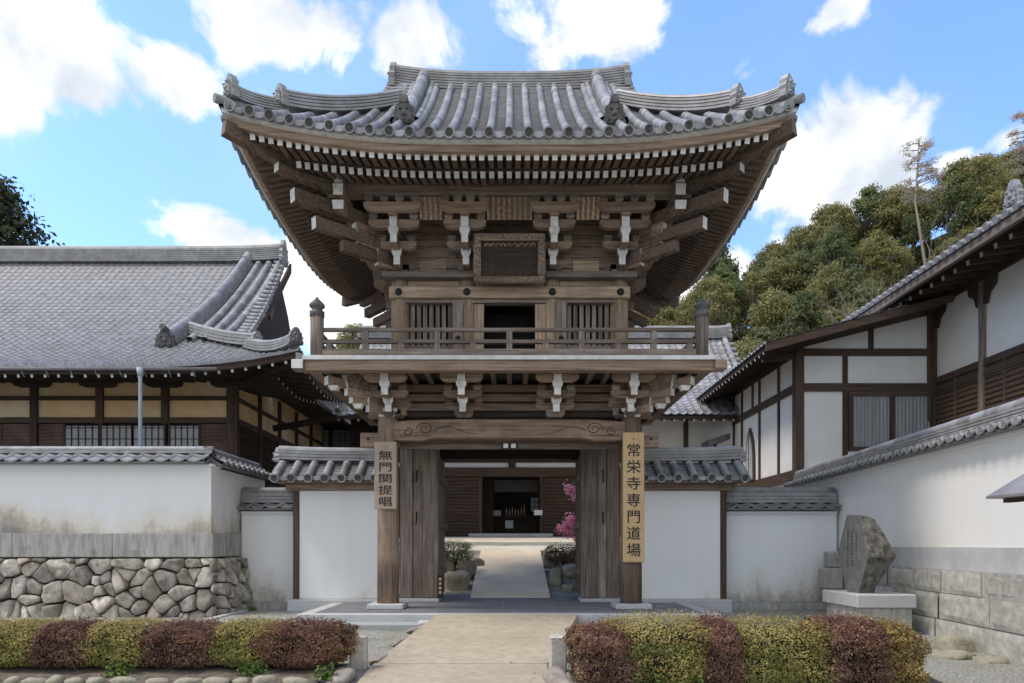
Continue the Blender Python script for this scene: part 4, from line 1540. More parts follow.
mb = MB()
rubble(mb, -9.5, .12, -.35, 1.02, lambda a, b, c: (a, -.02 - b - (1.02 - c) * .10, c), 11)
rubble(mb, 0.1, 1.5, -.35, 1.02, lambda a, b, c: (.05 + b + (1.02 - c) * .12, a - .05, c), 17)
mb.build('rubble_base', ROCK, w)
mb = MB(); mb.box(-24, -.02, .02, .8, -.4, 1.035); mb.box(-.8, -.03, .805, 1.5, -.4, 1.035); mb.build('rubble_backing', ROCKDK, w)
mb = MB(); mb.box(-24, -9.5, -.12, .015, -.4, 1.03); mb.build('rubble_far_run', ROCK, w)
part('plaster_fillet', PLASTER, w, (-24, .05, -.05, .39, 2.97, 3.03), bevel=.01)
wall_cap(w, (-24, .17), (-.02, .17), .46, 3.07, 3.30, tw=.35, mat=TILEHALL, ridge=(.24, .06, 1))
wall_cap(w, (-.17, .1), (-.17, 3.1), .40, 3.06, 3.29, tw=.3, mat=TILE, ridge=(.24, .06, 1), discs=True)

# ================================================================== right garden wall
ang = math.atan(.085)
w = thing('garden_wall', 'long white plaster wall with tiled cap on grey coursed stone, right of the gate', 'wall', (7.18 - .085 * 4.4, 5.0, 0), -ang)
LW = 14.2
part('plaster_panel', stained_plaster('garden_plaster', .9, 1.9, amount=.3, offx=3.1), w, (0, .34, 0, LW, 1.262, 2.87))
part('cement_band', surf('cement_band', (.40, .41, .42), (.52, .53, .54), nscale=2.5, detail=8, rough=.95, blotch=(.30, .31, .33), bscale=.8, blo=.52, bhi=.75), w, (-.03, .36, 0, LW, .885, 1.26))
mb = MB()
random.seed(21)
for (z0, z1) in ((.50, .88), (.06, .495), (-.42, .055)):
    y = -.5 + random.uniform(-.4, 0)
    while y < LW:
        y1 = y + random.uniform(.85, 1.5)
        q = random.uniform(0, .035)
        # rough-faced block
        n, k = 7, 5
        base = -.12 - q - (.88 - z1) * .05

        def fn(u, v, y=y, y1=y1, z0=z0, z1=z1, base=base):
            e = min(1, 8 * min(u, 1 - u)) * min(1, 5 * min(v, 1 - v))
            yy, zz = y + .005 + (y1 - y - .01) * u, z0 + .004 + (z1 - z0 - .008) * v
            return (base + .014 - .014 * e + (.02 * mnoise.noise(Vector((yy * 4, zz * 4, 2))) if 0 < e else 0), yy, zz)
        mb.grid(fn, n, k, smooth=False)
        y = y1
mb.build('stone_courses', surf('split_granite', (.29, .285, .26), (.50, .49, .45), nscale=7, detail=9, rough=.9, bump=.25, blotch=(.25, .24, .215), bscale=1.3, blo=.52, bhi=.8, island=.10), w, fix=True)
mb = MB(); mb.box(-.118, .4, -.5, LW, -.6, .882); mb.build('joint_backing', GRANITEW, w)
part('plaster_fillet', PLASTER, w, (-.07, .41, 0, LW, 2.87, 2.95), bevel=.01)
part('end_block', GRANITEW, w, (-.62, -.19, 10.1, 10.5, .30, .78), bevel=.03)
part('end_block', GRANITEW, w, (-.50, -.19, 10.12, 10.5, .785, 1.15), bevel=.03)
wall_cap(w, (.17, LW), (.17, 0), .42, 2.98, 3.17, tw=.27, mat=TILE, ridge=(.30, .16, 3), discs=True)

# ================================================================== left temple hall
hall = thing('temple_hall', 'large temple hall with sweeping grey tiled roof, ochre plaster panels and dark timber', 'building', (0, 0, 0))
HX, HY, HZ = -5.7, 18.0, 6.12
WX0 = -8.47


def hlift(s, t):
    return .46 * max(0, 1 - s / 4.5) ** 2.2 * max(0, 1 - t / 3.2)


def hroof(x, t):
    return HZ + .40 * t + .0466 * t * t + hlift(max(0, HX - x), t)


def verge(t):
    return -8.25 - .55 * (t - 2.5) / 5.5


mb = MB()
wave_sheet(mb, lambda u, s: (u, HY + s, hroof(u, s)), -34, HX, 0, 8.0, .262, .2, amp=.028, step=.028,
           mask=lambda u, s: (u < HX - s + .1) if s < 2.5 else (u < verge(s)))
rf = mb.build('roof', TILEHALL, hall, fix=False)
mb = MB()       # hip skirt on the right end and the rear slope
wave_sheet(mb, lambda u, s: (HX - s, u, hroof(HX - min(u - HY, 23.6 - u), s)), HY, 23.6, 0, 2.7, .27, .2, amp=.028, step=.028, mask=lambda u, s: HY + s - .1 < u < 23.6 - s * .3)
mb.add([(-34, 26, 12.28), (verge(8) - .6, 26, 12.28), (-9.9, 30.5, 8.3), (-34, 30.5, 8.3)], [(0, 1, 2, 3)])
mb.build('side_slope', TILEHALL, rf, fix=False)
mb = MB()       # tile edge along the eave
n = 60
vs = []
for i in range(n + 1):
    x = -34 + (HX + 34) * i / n
    z = hroof(x, 0)
    vs += [(x, HY - .03, z - .06), (x, HY - .03, z + .0), (x, HY + .12, z + .0), (x, HY + .12, z - .06)]
mb.add(vs, [(i * 4 + j, i * 4 + (j + 1) % 4, (i + 1) * 4 + (j + 1) % 4, (i + 1) * 4 + j) for i in range(n) for j in range(4)])
mb.build('eave_tile_edge', TILE, rf)
mb = MB()       # fascia and gutter
vs = []
for i in range(n + 1):
    x = -34 + (HX - .1 + 34) * i / n
    z = hroof(x, 0)
    vs += [(x, HY + .06, z - .20), (x, HY + .06, z - .065), (x, HY + .2, z - .065), (x, HY + .2, z - .20)]
mb.add(vs, [(i * 4 + j, i * 4 + (j + 1) % 4, (i + 1) * 4 + (j + 1) % 4, (i + 1) * 4 + j) for i in range(n) for j in range(4)])
vs = []
for i in range(15):
    y = HY + .25 + 5.3 * i / 14
    z = hroof(HX - min(y - HY, 23.6 - y), 0)
    vs += [(HX - .06, y, z - .20), (HX - .06, y, z - .03), (HX - .2, y, z - .03), (HX - .2, y, z - .20)]
mb.add(vs, [(i * 4 + j, i * 4 + (j + 1) % 4, (i + 1) * 4 + (j + 1) % 4, (i + 1) * 4 + j) for i in range(14) for j in range(4)])
mb.build('eave_board', BROWN['x'], hall)
mb = MB()       # moss on the side eave tiles
wave_sheet(mb, lambda u, s: (HX - s + .03, u, hroof(HX - min(u - HY, 23.6 - u), s) + .03), HY + .5, 23.5, 0, .5, .27, .25, amp=.03, step=.03)
mb.build('mossy_edge', MOSS, rf, fix=False)
mb = MB(); mb.tube([(-34, HY - .05, 6.02), (-7.9, HY - .05, 6.02)], .045, n=8); mb.build('gutter', COPPER, hall)
mb = MB()
for i in range(40):
    x = -33 + i * .66
    if x < -8:
        mb.tube([(x, HY - .03, 6.06), (x + .01, HY + .02, 5.97), (x + .03, HY + .1, 5.84)], .012, n=5)
mb.build('gutter_hooks', PIPE, hall)
mb = MB(); mb.tube([(-9.95, HY - .06, 6.0), (-9.95, HY - .06, 5.85), (-9.95, HY - .06, 1.5)], .048, n=10)
mb.tube([(-9.95, HY - .06, 6.04), (-9.95, HY - .06, 5.82)], [.1, .07], n=10)
mb.build('downpipe', PIPE, hall)
# soffit, rafters
mb = MB()
mb.add([(-34, HY + .1, 5.98), (HX - 3, HY + .1, 5.98), (HX - 2.7, 20.6, 6.52), (-34, 20.6, 6.52)], [(0, 1, 2, 3)])
mb.add([(HX - 3, HY + .1, 5.98), (HX - .12, HY + .12, 6.38), (HX - 2.7, 20.6, 6.52)], [(0, 1, 2)])
mb.add([(HX - .12, HY + .12, 6.38), (HX - .12, 23.4, 6.3), (HX - 2.7, 23.4, 6.55), (HX - 2.7, 20.6, 6.52)], [(0, 1, 2, 3)])
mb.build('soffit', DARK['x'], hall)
mb = MB()
for i in range(78):
    x = -34 + i * .362
    z = hroof(x, 0) - .24
    if x < HX - .3:
        t1 = min(2.5, HX - x)
        mb.beam((x, HY + .22 + t1, z + .17 * t1 + .03), (x, HY + .14, z), .07, .085, e1=1)
for i in range(13):
    y = HY + .5 + i * .38
    z = hroof(HX - min(y - HY, 23.6 - y), 0) - .24
    t1 = min(2.6, y - HY)
    mb.beam((HX - .2 - t1, y, z + .15 * t1), (HX - .12, y, z), .07, .085, e1=1)
    if t1 > 1.1:
        mb.beam((HX - .2 - t1, y, z + .15 * t1 - .16), (HX - 1.0, y, z - .03), .07, .085, e1=1)
mb.build('rafters', [DARK['y'], LIME], hall)
mb = MB(); mb.beam((HX - 2.6, 20.7, 6.4), (HX - .02, HY + .02, 6.35), .2, .24, e1=1); mb.build('hip_rafter', [BROWN['y'], LIME], hall)
mb = MB(); mb.box(HX - .32, HX + .02, 23.25, 23.5, 6.0, 6.34); mb.build('rear_eave_end', LIME, hall)
part('rear_eave_cap', MOSS, rf, (HX - .4, HX + .1, 23.5, 23.75, 6.30, 6.58))
mb = MB(); mb.prism([(WX0 - .2, 6.62), (-6.95, 6.34), (-6.95, 6.48), (WX0 - .2, 6.9)], 'y', 23.62, 31.0); mb.build('rear_eave', DARK['y'], hall)
mb = MB(); mb.beam((-8.3, 23.3, 5.35), (HX - .4, 23.4, 5.75), .16, .2); mb.build('eave_strut', DARK['x'], hall)
# ridges
mb = MB()
mb.sweep([(-34, 26, 12.2), (-14, 26, 12.2), (-11, 26, 12.21), (-9.6, 26, 12.25), (-8.85, 26, 12.31)], ridge_prof(.62, .50, 6))
o = mb.build('main_ridge', RIDGE, rf)
mb = MB(); onigawara(mb, .7, .95, frame((-8.85, 26, 12.2), (0, 1, 0), (1, 0, 0))); mb.build('ridge_end_tile', RIDGE, o)
pts = []
for i in range(16):
    t = 2.35 + 5.5 * i / 15
    pts.append((-10.5 + .33 * i / 15, HY + t, hroof(-10.4, t) + .03))
mb = MB(); mb.sweep(pts, ridge_prof(.40, .30, 4, cap=False)); o = mb.build('descending_ridge', RIDGE, rf)
mb = MB(); round_row(mb, [(p[0], p[1], p[2] + .33) for p in pts], .14, n=12, seg=.5); mb.build('ridge_cover_tiles', TILE, o)
mb = MB(); onigawara(mb, .6, .62, frame((pts[0][0], pts[0][1] - .05, pts[0][2] - .1), (1, 0, 0), (0, -1, 0)))
mb.tube([(pts[0][0], pts[0][1] + .2, pts[0][2] + .45), (pts[0][0], pts[0][1] - .25, pts[0][2] + .52)], .09, n=10)
mb.build('ridge_end_tile', ONI, o)
mb = MB()
for k, off in enumerate((.42, .84, 1.26)):
    row = []
    for i in range(16):
        t = 2.75 + 5.1 * i / 15
        x = -10.45 + .33 * i / 15 + off * (1 + (.12 - .2 * i / 15))
        row.append((x, HY + t, hroof(-10.4, t) + .07))
    round_row(mb, row, .115, n=9, seg=.36)
mb.build('cover_tile_rows', [TILE, TILEEND], rf)
for i in range(22):
    t = 2.62 + 5.2 * i / 21
    z = hroof(-10.4, t) + .09
    mb = MB()
    round_row(mb, [(verge(t) + .02, HY + t, z - .02), (verge(t) - .38, HY + t, z + .02)], .085, disc=1, n=8)
    mb.build('verge_tile', [TILE, TILEEND], rf)
mb = MB()
poly = [(20.4, 7.0)] + [(HY + t, hroof(-12, t) - .06) for t in (2.5, 3.5, 4.5, 5.5, 6.5, 7.5, 8)] + [(27.4, 10.6), (28.6, 8.6), (28.6, 7.0)]
mb.prism(poly, 'x', -9.25, -9.15); mb.build('gable_wall', DARK['z'], hall)
lo = [(HY + t, hroof(-12, t)) for t in (2.4, 3, 4, 5, 6, 7, 7.95)]
mb = MB(); mb.prism([(y, z - .05) for y, z in lo] + [(y, z - .42) for y, z in reversed(lo)], 'x', -8.62, -8.54); mb.build('bargeboard', BROWN['y'], hall)
mb = MB(); mb.prism([(24.3, 10.6), (24.8, 10.7), (24.9, 10.2), (24.7, 9.8), (24.5, 9.5), (24.3, 9.8), (24.15, 10.2)], 'x', -8.9, -8.8); mb.build('gable_pendant', GREYWOOD['z'], hall)
for (a, b, h) in (((-10.25, 21.4), (-7.55, 19.85), .30), ((-7.9, 20.05), (-5.85, 18.12), .24)):
    pts = []
    for i in range(11):
        k = i / 10
        x, y = a[0] + (b[0] - a[0]) * k, a[1] + (b[1] - a[1]) * k
        t = min(y - HY, max(0, HX - x)) if a[0] > -9 else y - HY
        pts.append((x, y, hroof(x if a[0] > -9 else min(x, -9), t) + .02 + (.14 * k ** 3)))
    mb = MB(); mb.sweep(pts, ridge_prof(.34, h, 3)); o = mb.build('corner_ridge', RIDGE, rf)
    d = Vector((b[0] - a[0], b[1] - a[1], 0)).normalized()
    mb = MB(); onigawara(mb, .4, .46, frame(pts[-1], (-d.y, d.x, 0), d)); mb.build('ridge_end_tile', RIDGE, o)
# facade
WY, WX = 20.5, -8.47
part('upper_plaster', OCHREPL, hall, (-34, WX - .1, WY, WY + .1, 5.05, 6.5))
part('facade_backing', DARK['x'], hall, (-34, WX - .1, WY + .11, WY + .2, 1.4, 5.05))
for (z0, z1) in ((5.72, 5.85), (5.03, 5.2), (6.36, 6.5)):
    part('facade_beam', BROWN['x'], hall, (-34, WX - .12, WY - .06, WY + .04, z0, z1))
for i in range(13):
    x = WX - .12 - i * 2.0
    part('post', BROWN['z'], hall, (x - .11, x + .11, WY - .1, WY + .1, 5.0 if i in (1, 2) else 1.4, 6.34), bevel=.01)
    mb = MB(); mb.T = frame((x, WY - .12, 6.10), (1, 0, 0), (0, -1, 0)); hijiki(mb, 1.1, -.08, .1, .0, .2); mb.build('bracket_arm', DARK['x'], hall)
    xa = x - 2.0
    spans = {0: [(xa + 1.06, x - .12, 's'), (xa + .12, xa + 1.04, 'g')], 1: [(xa + .02, xa + .99, 'g'), (xa + 1.0, x - .02, 'g')], 2: [(xa + .12, xa + .9, 's'), (xa + .92, x - .02, 'g')]}.get(i, [(xa + .12, xa + 1.0, 's'), (xa + 1.02, x - .12, 's')])
    for (a, b, kind) in spans:
        if kind == 'g':
            o = part('window', SHOJI, hall, (a, b, WY - .02, WY + .02, 2.4, 4.94))
            mb = MB()
            for q in range(6):
                xx = a + (b - a) * q / 5
                mb.box(xx - .014, xx + .014, WY - .045, WY - .022, 2.4, 4.94)
            for q in range(8):
                zz = 2.5 + q * .34
                mb.box(a, b, WY - .043, WY - .024, zz - .012, zz + .012)
            mb.box(a - .03, a + .03, WY - .05, WY + .02, 2.4, 5.02); mb.box(b - .03, b + .03, WY - .05, WY + .02, 2.4, 5.02)
            mb.build('window_frame', BROWN['z'], o)
        else:
            mb = MB()
            mb.box(a, b, WY - .01, WY + .03, 2.0, 5.0)
            for q in range(26):
                zz = 2.1 + q * .11
                mb.box(a, b, WY - .035, WY - .011, zz, zz + .055)
            mb.build('slatted_shutter', surf('shutter_wood', (.055, .03, .022), (.13, .075, .055), scale=grain('x'), nscale=1, blotch=(.16, .10, .08), bscale=1.2), hall)
# right side of the hall
part('side_plaster', OCHREPL, hall, (WX - .1, WX, WY, 30, 5.05, 6.6))
part('side_shutters', DARK['y'], hall, (WX - .12, WX - .02, WY + .1, 30, 1.4, 5.05))
for i in range(5):
    y = WY + .02 + i * 1.9
    part('post', BROWN['z'], hall, (WX - .1, WX + .08, y - .1, y + .1, 1.4, 6.5), bevel=.01)
for (z0, z1) in ((5.72, 5.85), (5.0, 5.2)):
    part('side_beam', BROWN['y'], hall, (WX - .05, WX + .05, WY + .1, 30, z0, z1))
mb = MB()
for i in range(40):
    y = WY + .25 + i * .24
    mb.box(WX - .019, WX + .015, y, y + .05, 1.6, 4.98)
for q in range(9):
    mb.box(WX - .018, WX + .01, WY + .12, 30, 2.0 + q * .34, 2.04 + q * .34)
mb.build('side_lattice', BROWN['y'], hall)

# low wing with paper windows between the hall and the gate
wing = thing('corridor_wing', 'small wing with white paper-lattice windows glimpsed between the left hall and the gate', 'building', (-8.4, 30, 1.4))
part('wall', PLASTER, wing, (-3.5, 3.2, 0, .15, 0, 6.6))
part('roof', TILEFLAT, wing, (-3.9, 3.6, -.9, 3.0, 6.62, 6.8))
for (z0, z1) in ((5.02, 5.14), (3.7, 3.8)):
    part('wall_beam', DARK['x'], wing, (-3.5, 3.2, -.05, -.003, z0, z1))
for i in range(5):
    x = -2.2 + i * 1.25
    part('post', DARK['z'], wing, (x - .07, x + .07, -.08, -.003, 0, 5.9))
    o = part('window', SHOJI, wing, (x + .1, x + 1.15, -.04, -.01, 3.82, 4.98))
    mb = MB()
    for q in range(5):
        mb.box(x + .1 + q * .26, x + .13 + q * .26, -.06, -.042, 3.82, 4.98)
    for q in range(4):
        mb.box(x + .1, x + 1.15, -.058, -.044, 3.95 + q * .3, 3.97 + q * .3)
    mb.build('window_lattice', BROWN['z'], o)

# ================================================================== hall behind the gate
mh = thing('main_hall', 'broad tiled hall of dark timber seen through the gateway and behind the balcony', 'building', (0, 0, 0))
MY = 27.0


def mroof(t):
    return 6.2 + .58 * t + .06 * t * t


mb = MB()
wave_sheet(mb, lambda u, s: (u, 25 + s, mroof(s)), -6.7, 9.6, 0, 5, .30, .22, amp=.035, step=.03)
mb.add([(-6.7, 30, 10.6), (9.6, 30, 10.6), (9.6, 35, 6.2), (-6.7, 35, 6.2)], [(0, 1, 2, 3)])
rf = mb.build('roof', TILE, mh, fix=False)
mb = MB(); mb.box(-6.6, 9.5, 25.05, 25.2, 6.02, 6.14); mb.build('eave_board', BROWN['x'], mh)
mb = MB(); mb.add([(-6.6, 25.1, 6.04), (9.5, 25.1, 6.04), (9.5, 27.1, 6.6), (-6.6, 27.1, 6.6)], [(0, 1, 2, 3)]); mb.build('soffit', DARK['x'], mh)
mb = MB()
for i in range(44):
    x = -6.5 + i * .37
    mb.beam((x, 27, 6.5), (x, 25.12, 5.98), .07, .08, e1=1)
mb.build('rafters', [DARK['y'], LIME], mh)
mb = MB(); mb.sweep([(-6.8, 30, 10.5), (9.2, 30, 10.5), (9.7, 30, 10.56)], ridge_prof(.55, .45, 5)); o = mb.build('main_ridge', RIDGE, rf)
for sx, x in ((1, 9.7), (-1, -6.8)):
    mb = MB(); onigawara(mb, .6, .75, frame((x, 30, 10.5), (0, 1, 0), (sx, 0, 0))); mb.build('ridge_end_tile', RIDGE, o)
for x0 in (9.45, 8.6, -6.5):
    mb = MB(); round_row(mb, [(x0, 25 + t, mroof(t) + .1) for t in (0, 1, 2, 3, 4, 5)], .12, disc=1, n=9, seg=.4); mb.build('descending_ridge', [TILE, TILEEND], rf)
mb = MB()
for i in range(18):
    t = .1 + i * .28
    round_row(mb, [(9.75, 25 + t, mroof(t) + .03), (9.3, 25 + t, mroof(t) + .08)], .08, disc=1, n=7)
mb.build('verge_tiles', [TILE, TILEEND], rf)
part('foundation', GRANITE, mh, (-6.5, 9.4, 25.9, 34, 1.0, 1.62))
for (x0, x1) in ((-6.5, -1.30), (1.22, 4.6)):
    mb = MB()
    mb.box(x0, x1, MY, MY + .1, 1.62, 4.05)
    for q in range(17):
        mb.box(x0, x1, MY - .03, MY - .002, 1.7 + q * .138, 1.78 + q * .138)
    mb.build('slatted_wall', BROWN['x'], mh)
part('transom_plaster', PLASTER, mh, (-6.5, 4.6, MY, MY + .1, 4.42, 4.62))
part('wall_beam', BROWN['x'], mh, (-6.5, 4.6, MY - .08, MY + .05, 4.05, 4.42), bevel=.02)
part('wall_beam', DARK['x'], mh, (-6.5, 4.6, MY - .1, MY + .05, 4.62, 5.3), bevel=.02)
part('upper_wall', DARK['x'], mh, (-6.5, 4.6, MY + .01, MY + .1, 5.3, 6.6))
part('strut', DARK['z'], mh, (-.14, .14, MY - .1, MY - .01, 4.40, 4.64))
part('white_wall', PLASTERW, mh, (4.6, 9.2, MY, MY + .1, 1.62, 6.5))
for x in (4.65, 7.0, 9.1):
    part('post', BROWN['z'], mh, (x - .09, x + .09, MY - .07, MY - .002, 1.62, 6.5))
part('wall_beam', BROWN['x'], mh, (4.6, 9.2, MY - .06, MY - .003, 5.0, 5.16))
for sx in (-1.27, 1.19):
    part('door_post', BROWN['z'], mh, (sx - .07, sx + .07, MY - .06, MY + .12, 1.62, 4.05), bevel=.01)
part('door_step', GRANITE, mh, (-1.7, 1.6, 26.2, 26.6, 1.62, 1.75), bevel=.02)
# inside the doorway
part('hall_floor', DARK['x'], mh, (-3, 3, 27.1, 33, 1.63, 1.78))
part('inner_partition', DARK['x'], mh, (-1.2, -.78, 28.2, 28.3, 1.78, 4.05))
part('inner_wall', DARK['x'], mh, (-4, 4, 31.5, 31.6, 1.7, 6))
part('hanging_blind', surf('dim_cloth', (.10, .09, .085), (.14, .13, .12), nscale=3), mh, (-.75, 1.1, 28.4, 28.43, 3.55, 4.05))
o = part('rear_window', surf('lit_paper_window', (.72, .74, .76), (.82, .83, .84), nscale=3), mh, (.86, 1.26, 31.42, 31.46, 2.85, 3.55))
mb = MB()
for q in range(3):
    mb.box(.86 + q * .19, .885 + q * .19, 31.4, 31.418, 2.85, 3.55)
for q in range(4):
    mb.box(.86, 1.26, 31.4, 31.417, 2.85 + q * .225, 2.875 + q * .225)
mb.build('window_lattice', DARK['z'], o)
ct = thing('counter', 'dark low counter inside the doorway of the rear hall', 'counter', (0, 29.2, 1.78))
part('counter_top', BROWN['x'], ct, (-1.0, 1.1, -.3, .3, .72, .78), bevel=.01)
part('counter_front', DARK['x'], ct, (-.95, 1.05, -.25, .25, 0, .718))
mb = MB(); mb.box(-.17, .17, -.004, .004, 0, .34); o = mb.build('paper_notice', PAPER); o.location = (-.12, 28.93, 2.02)
tag(o, 'white paper notice fixed to the front of the counter inside the hall doorway', 'notice')
mb = MB(); mb.box(-.2, .2, -.12, .12, 0, .24); mb.box(-.16, .16, -.122, -.12, .04, .2); o = mb.build('box', PAPER, bevel=.02); o.location = (-.68, 29.2, 2.56)
tag(o, 'pale box standing on the left end of the counter inside the hall doorway', 'box')
random.seed(4)
for i in range(7):
    mb = MB(); h = random.uniform(.28, .55)
    mb.lathe([(.03, 0), (.035, h * .7), (.02, h * .8), (.02, h)], n=8)
    o = mb.build('candle_stand', OCHRE['z']); o.location = (-.25 + i * .13, 29.25 + .1 * (i % 2), 2.56)
    tag(o, 'slim pale stand in the row on the counter inside the hall doorway', 'stand', 'slim stands on the hall counter')
mb = MB(); mb.box(-.17, .17, -.02, .02, 0, .2); o = mb.build('name_plate', PAPER); o.location = (1.05, 26.9, 2.5)
tag(o, 'small white plate fixed beside the right door post of the rear hall', 'sign')

# ================================================================== right guest building
gh = thing('guest_building', 'white plastered building with dark timber frame and curtained windows above the right garden wall', 'building', (0, 0, 0))
CX, CY = 8.5, 20.0
LX = 12.6
ZB = 1.5
mb = MB(); mb.prism([(CX + .02, ZB), (LX, ZB), (LX, 8.2), (CX + .02, 7.16)], 'y', CY, CY + .12); mb.build('front_wall', PLASTERW, gh)
part('side_wall', PLASTERW, gh, (CX, CX + .12, CY + .13, 25.7, ZB, 7.2))
part('corner_post', BROWN['z'], gh, (CX - .06, CX + .2, CY - .07, CY + .2, ZB, 7.2), bevel=.01)
for (z0, z1, nm) in ((6.94, 7.15, 'wall_beam'), (5.88, 6.12, 'wall_beam')):
    part(nm, BROWN['x'], gh, (CX + .2, LX - .02, CY - .06, CY - .002, z0, z1), bevel=.006)
for x, z0, z1 in ((9.93, 2.9, 5.88), (9.93, 6.12, 6.94), (10.7, 7.15, 8.0), (12.45, 5.0, 8.4)):
    part('post', BROWN['z'], gh, (x - .07, x + .07, CY - .055, CY - .001, z0, z1))
# curtained window
fw = part('window_frame', BROWN['x'], gh, (10.02, 12.58, CY - .075, CY - .004, 5.74, 5.87))
part('frame_sill', BROWN['x'], fw, (10.02, 12.58, CY - .09, CY - .004, 4.1, 4.22))
for x in (10.09, 11.33, 12.53):
    part('frame_stile', BROWN['z'], fw, (x - .07, x + .07, CY - .072, CY - .004, 4.22, 5.74))
for (a, b) in ((10.17, 11.25), (11.41, 12.45)):
    mb = MB()
    mb.grid(lambda u, v, a=a, b=b: (a + (b - a) * u, CY - .02 + .014 * math.sin(u * 60), 4.22 + 1.52 * v), 80, 1, smooth=True)
    mb.build('curtain', CURTAIN, fw)
for y, z0, z1 in ((21.3, 3.5, 5.9), (21.3, 6.1, 7.1), (22.95, 3.5, 7.1), (23.6, 6.1, 7.1), (24.7, 3.5, 7.1), (25.6, 3.0, 7.1)):
    part('side_post', BROWN['z'], gh, (CX - .05, CX - .001, y - .06, y + .06, z0, z1))
for (z0, z1) in ((5.88, 6.12), (3.2, 3.55), (6.95, 7.12)):
    part('side_beam', BROWN['y'], gh, (CX - .06, CX - .002, CY + .21, 25.7, z0, z1))
mb = MB()      # bell-shaped window on the side
out = [(-.45, 0), (-.42, .9), (-.34, 1.35), (-.16, 1.7), (0, 1.9), (.16, 1.7), (.34, 1.35), (.42, .9), (.45, 0)]
mb.prism([(23.8 + a, 3.56 + c) for a, c in out], 'x', CX - .08, CX - .01)
o = mb.build('bell_window', BROWN['z'], gh)
mb = MB(); mb.prism([(23.8 + a * .78, 3.60 + c * .88) for a, c in out], 'x', CX - .095, CX - .081); mb.build('window_pane', SHOJI, o)
mb = MB(); mb.box(CX - .105, CX - .096, 23.78, 23.82, 3.6, 5.2); mb.build('glazing_bar', BROWN['z'], o)
# lean-to roof
def lz(x):
    return 6.95 + .265 * (x - 7.23)
mb = MB()
wave_sheet(mb, lambda u, s: (7.2 + s, u, lz(7.2 + s) + .10), 18.95, 27.3, 0, 4.0, .27, .26, amp=.03, step=.03)
lr = mb.build('lean_to_roof', TILE, gh, fix=False)
mb = MB()
mb.prism([(7.26, lz(7.26) - .09), (12.58, lz(12.58) - .09), (12.58, lz(12.58) + .06), (7.26, lz(7.26) + .06)], 'y', 19.05, 27.2)
mb.build('roof_boards', DARK['y'], gh)
mb = MB(); mb.prism([(7.2, lz(7.2) - .15), (12.5, lz(12.5) - .15), (12.5, lz(12.5) + .075), (7.2, lz(7.2) + .075)], 'y', 18.97, 19.045); mb.build('verge_board', BROWN['x'], gh, bevel=.01)
mb = MB()
for i in range(24):
    y = 19.3 + i * .34
    mb.beam((8.6, y, lz(8.6) - .14), (7.24, y, lz(7.24) - .14), .06, .075, e1=1)
mb.build('lean_to_rafters', [DARK['x'], LIME], gh)
mb = MB()
for i in range(3):
    y = 20.1
mb.beam((8.6, 20.1, 6.98), (7.5, 20.1, 6.86), .12, .16, e1=1); mb.build('purlin_end', [BROWN['x'], LIME], gh)
# main wing running toward the viewer
part('wing_wall', PLASTERW, gh, (LX, LX + .12, 6, CY + .13, ZB, 8.9))
part('wing_shutter_back', BROWN['y'], gh, (LX - .03, LX - .002, 6, CY - .1, 3.0, 6.05))
mb = MB()
for q in range(20):
    mb.box(LX - .06, LX - .031, 6, CY - .1, 3.2 + q * .14, 3.28 + q * .14)
for q in range(14):
    y = 6.6 + q * .95
    mb.box(LX - .075, LX - .028, y - .04, y + .04, 3.0, 6.05)
mb.build('wing_shutters', BROWN['y'], gh)
for (z0, z1) in ((6.05, 6.24), (5.78, 5.84)):
    part('wing_beam', BROWN['y'], gh, (LX - .09, LX - .003, 6, CY - .02, z0, z1))
part('wing_top_beam', DARK['y'], gh, (LX - .1, LX - .003, 6, CY - .02, 8.35, 8.9))
for i in range(7):
    y = 19.93 - i * 2.05
    part('wing_post', GREYWOOD['z'] if i == 1 else BROWN['z'], gh, (LX - .1, LX - .004, y - .09, y + .09, 2.8, 8.4), bevel=.008)
    mb = MB()
    mb.prism([(y - .55, 8.4), (y + .55, 8.4), (y + .5, 8.1), (y + .28, 7.95), (y + .2, 7.7), (y - .2, 7.7), (y - .28, 7.95), (y - .5, 8.1)], 'x', LX - .09, LX - .012)
    mb.build('post_bracket', DARK['y'], gh)
def wz(t):
    return 8.52 + .5 * t
mb = MB()
wave_sheet(mb, lambda u, s: (10.8 + s, 32 - u, wz(s)), 6.0, 26.5, 0, 6.0, .30, .24, amp=.035, step=.03)
mb.build('wing_roof', TILE, gh, fix=False)
for i in range(70):
    y = 5.6 + i * .30
    mb = MB(); mb.tube([(10.95, y, 8.6), (10.74, y, 8.53)], [.075, .085], n=10); mb.build('eave_disc_tile', TILE, gh)
part('wing_eave_board', GREYWOOD['y'], gh, (10.84, 10.95, 5.5, 26, 8.26, 8.46))
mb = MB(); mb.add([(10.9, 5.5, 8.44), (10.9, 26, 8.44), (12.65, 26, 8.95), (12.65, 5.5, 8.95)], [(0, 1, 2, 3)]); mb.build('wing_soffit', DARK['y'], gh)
mb = MB()
for i in range(30):
    y = 6.2 + i * .49
    if y < 20.8:
        mb.beam((12.6, y, 8.62), (11.55, y, 8.45), .11, .12, e1=1)
mb.build('wing_beam_ends', [BROWN['x'], LIME], gh)
mb = MB()
onigawara(mb, .45, .6, frame((11.0, 14.7, 8.72), (0, 1, 0), (-1, 0, 0)))
mb.tube([(11.3, 14.7, 8.95), (13.5, 14.7, 10.0)], .16, n=10)
mb.build('ridge_end_tile', RIDGE, gh)
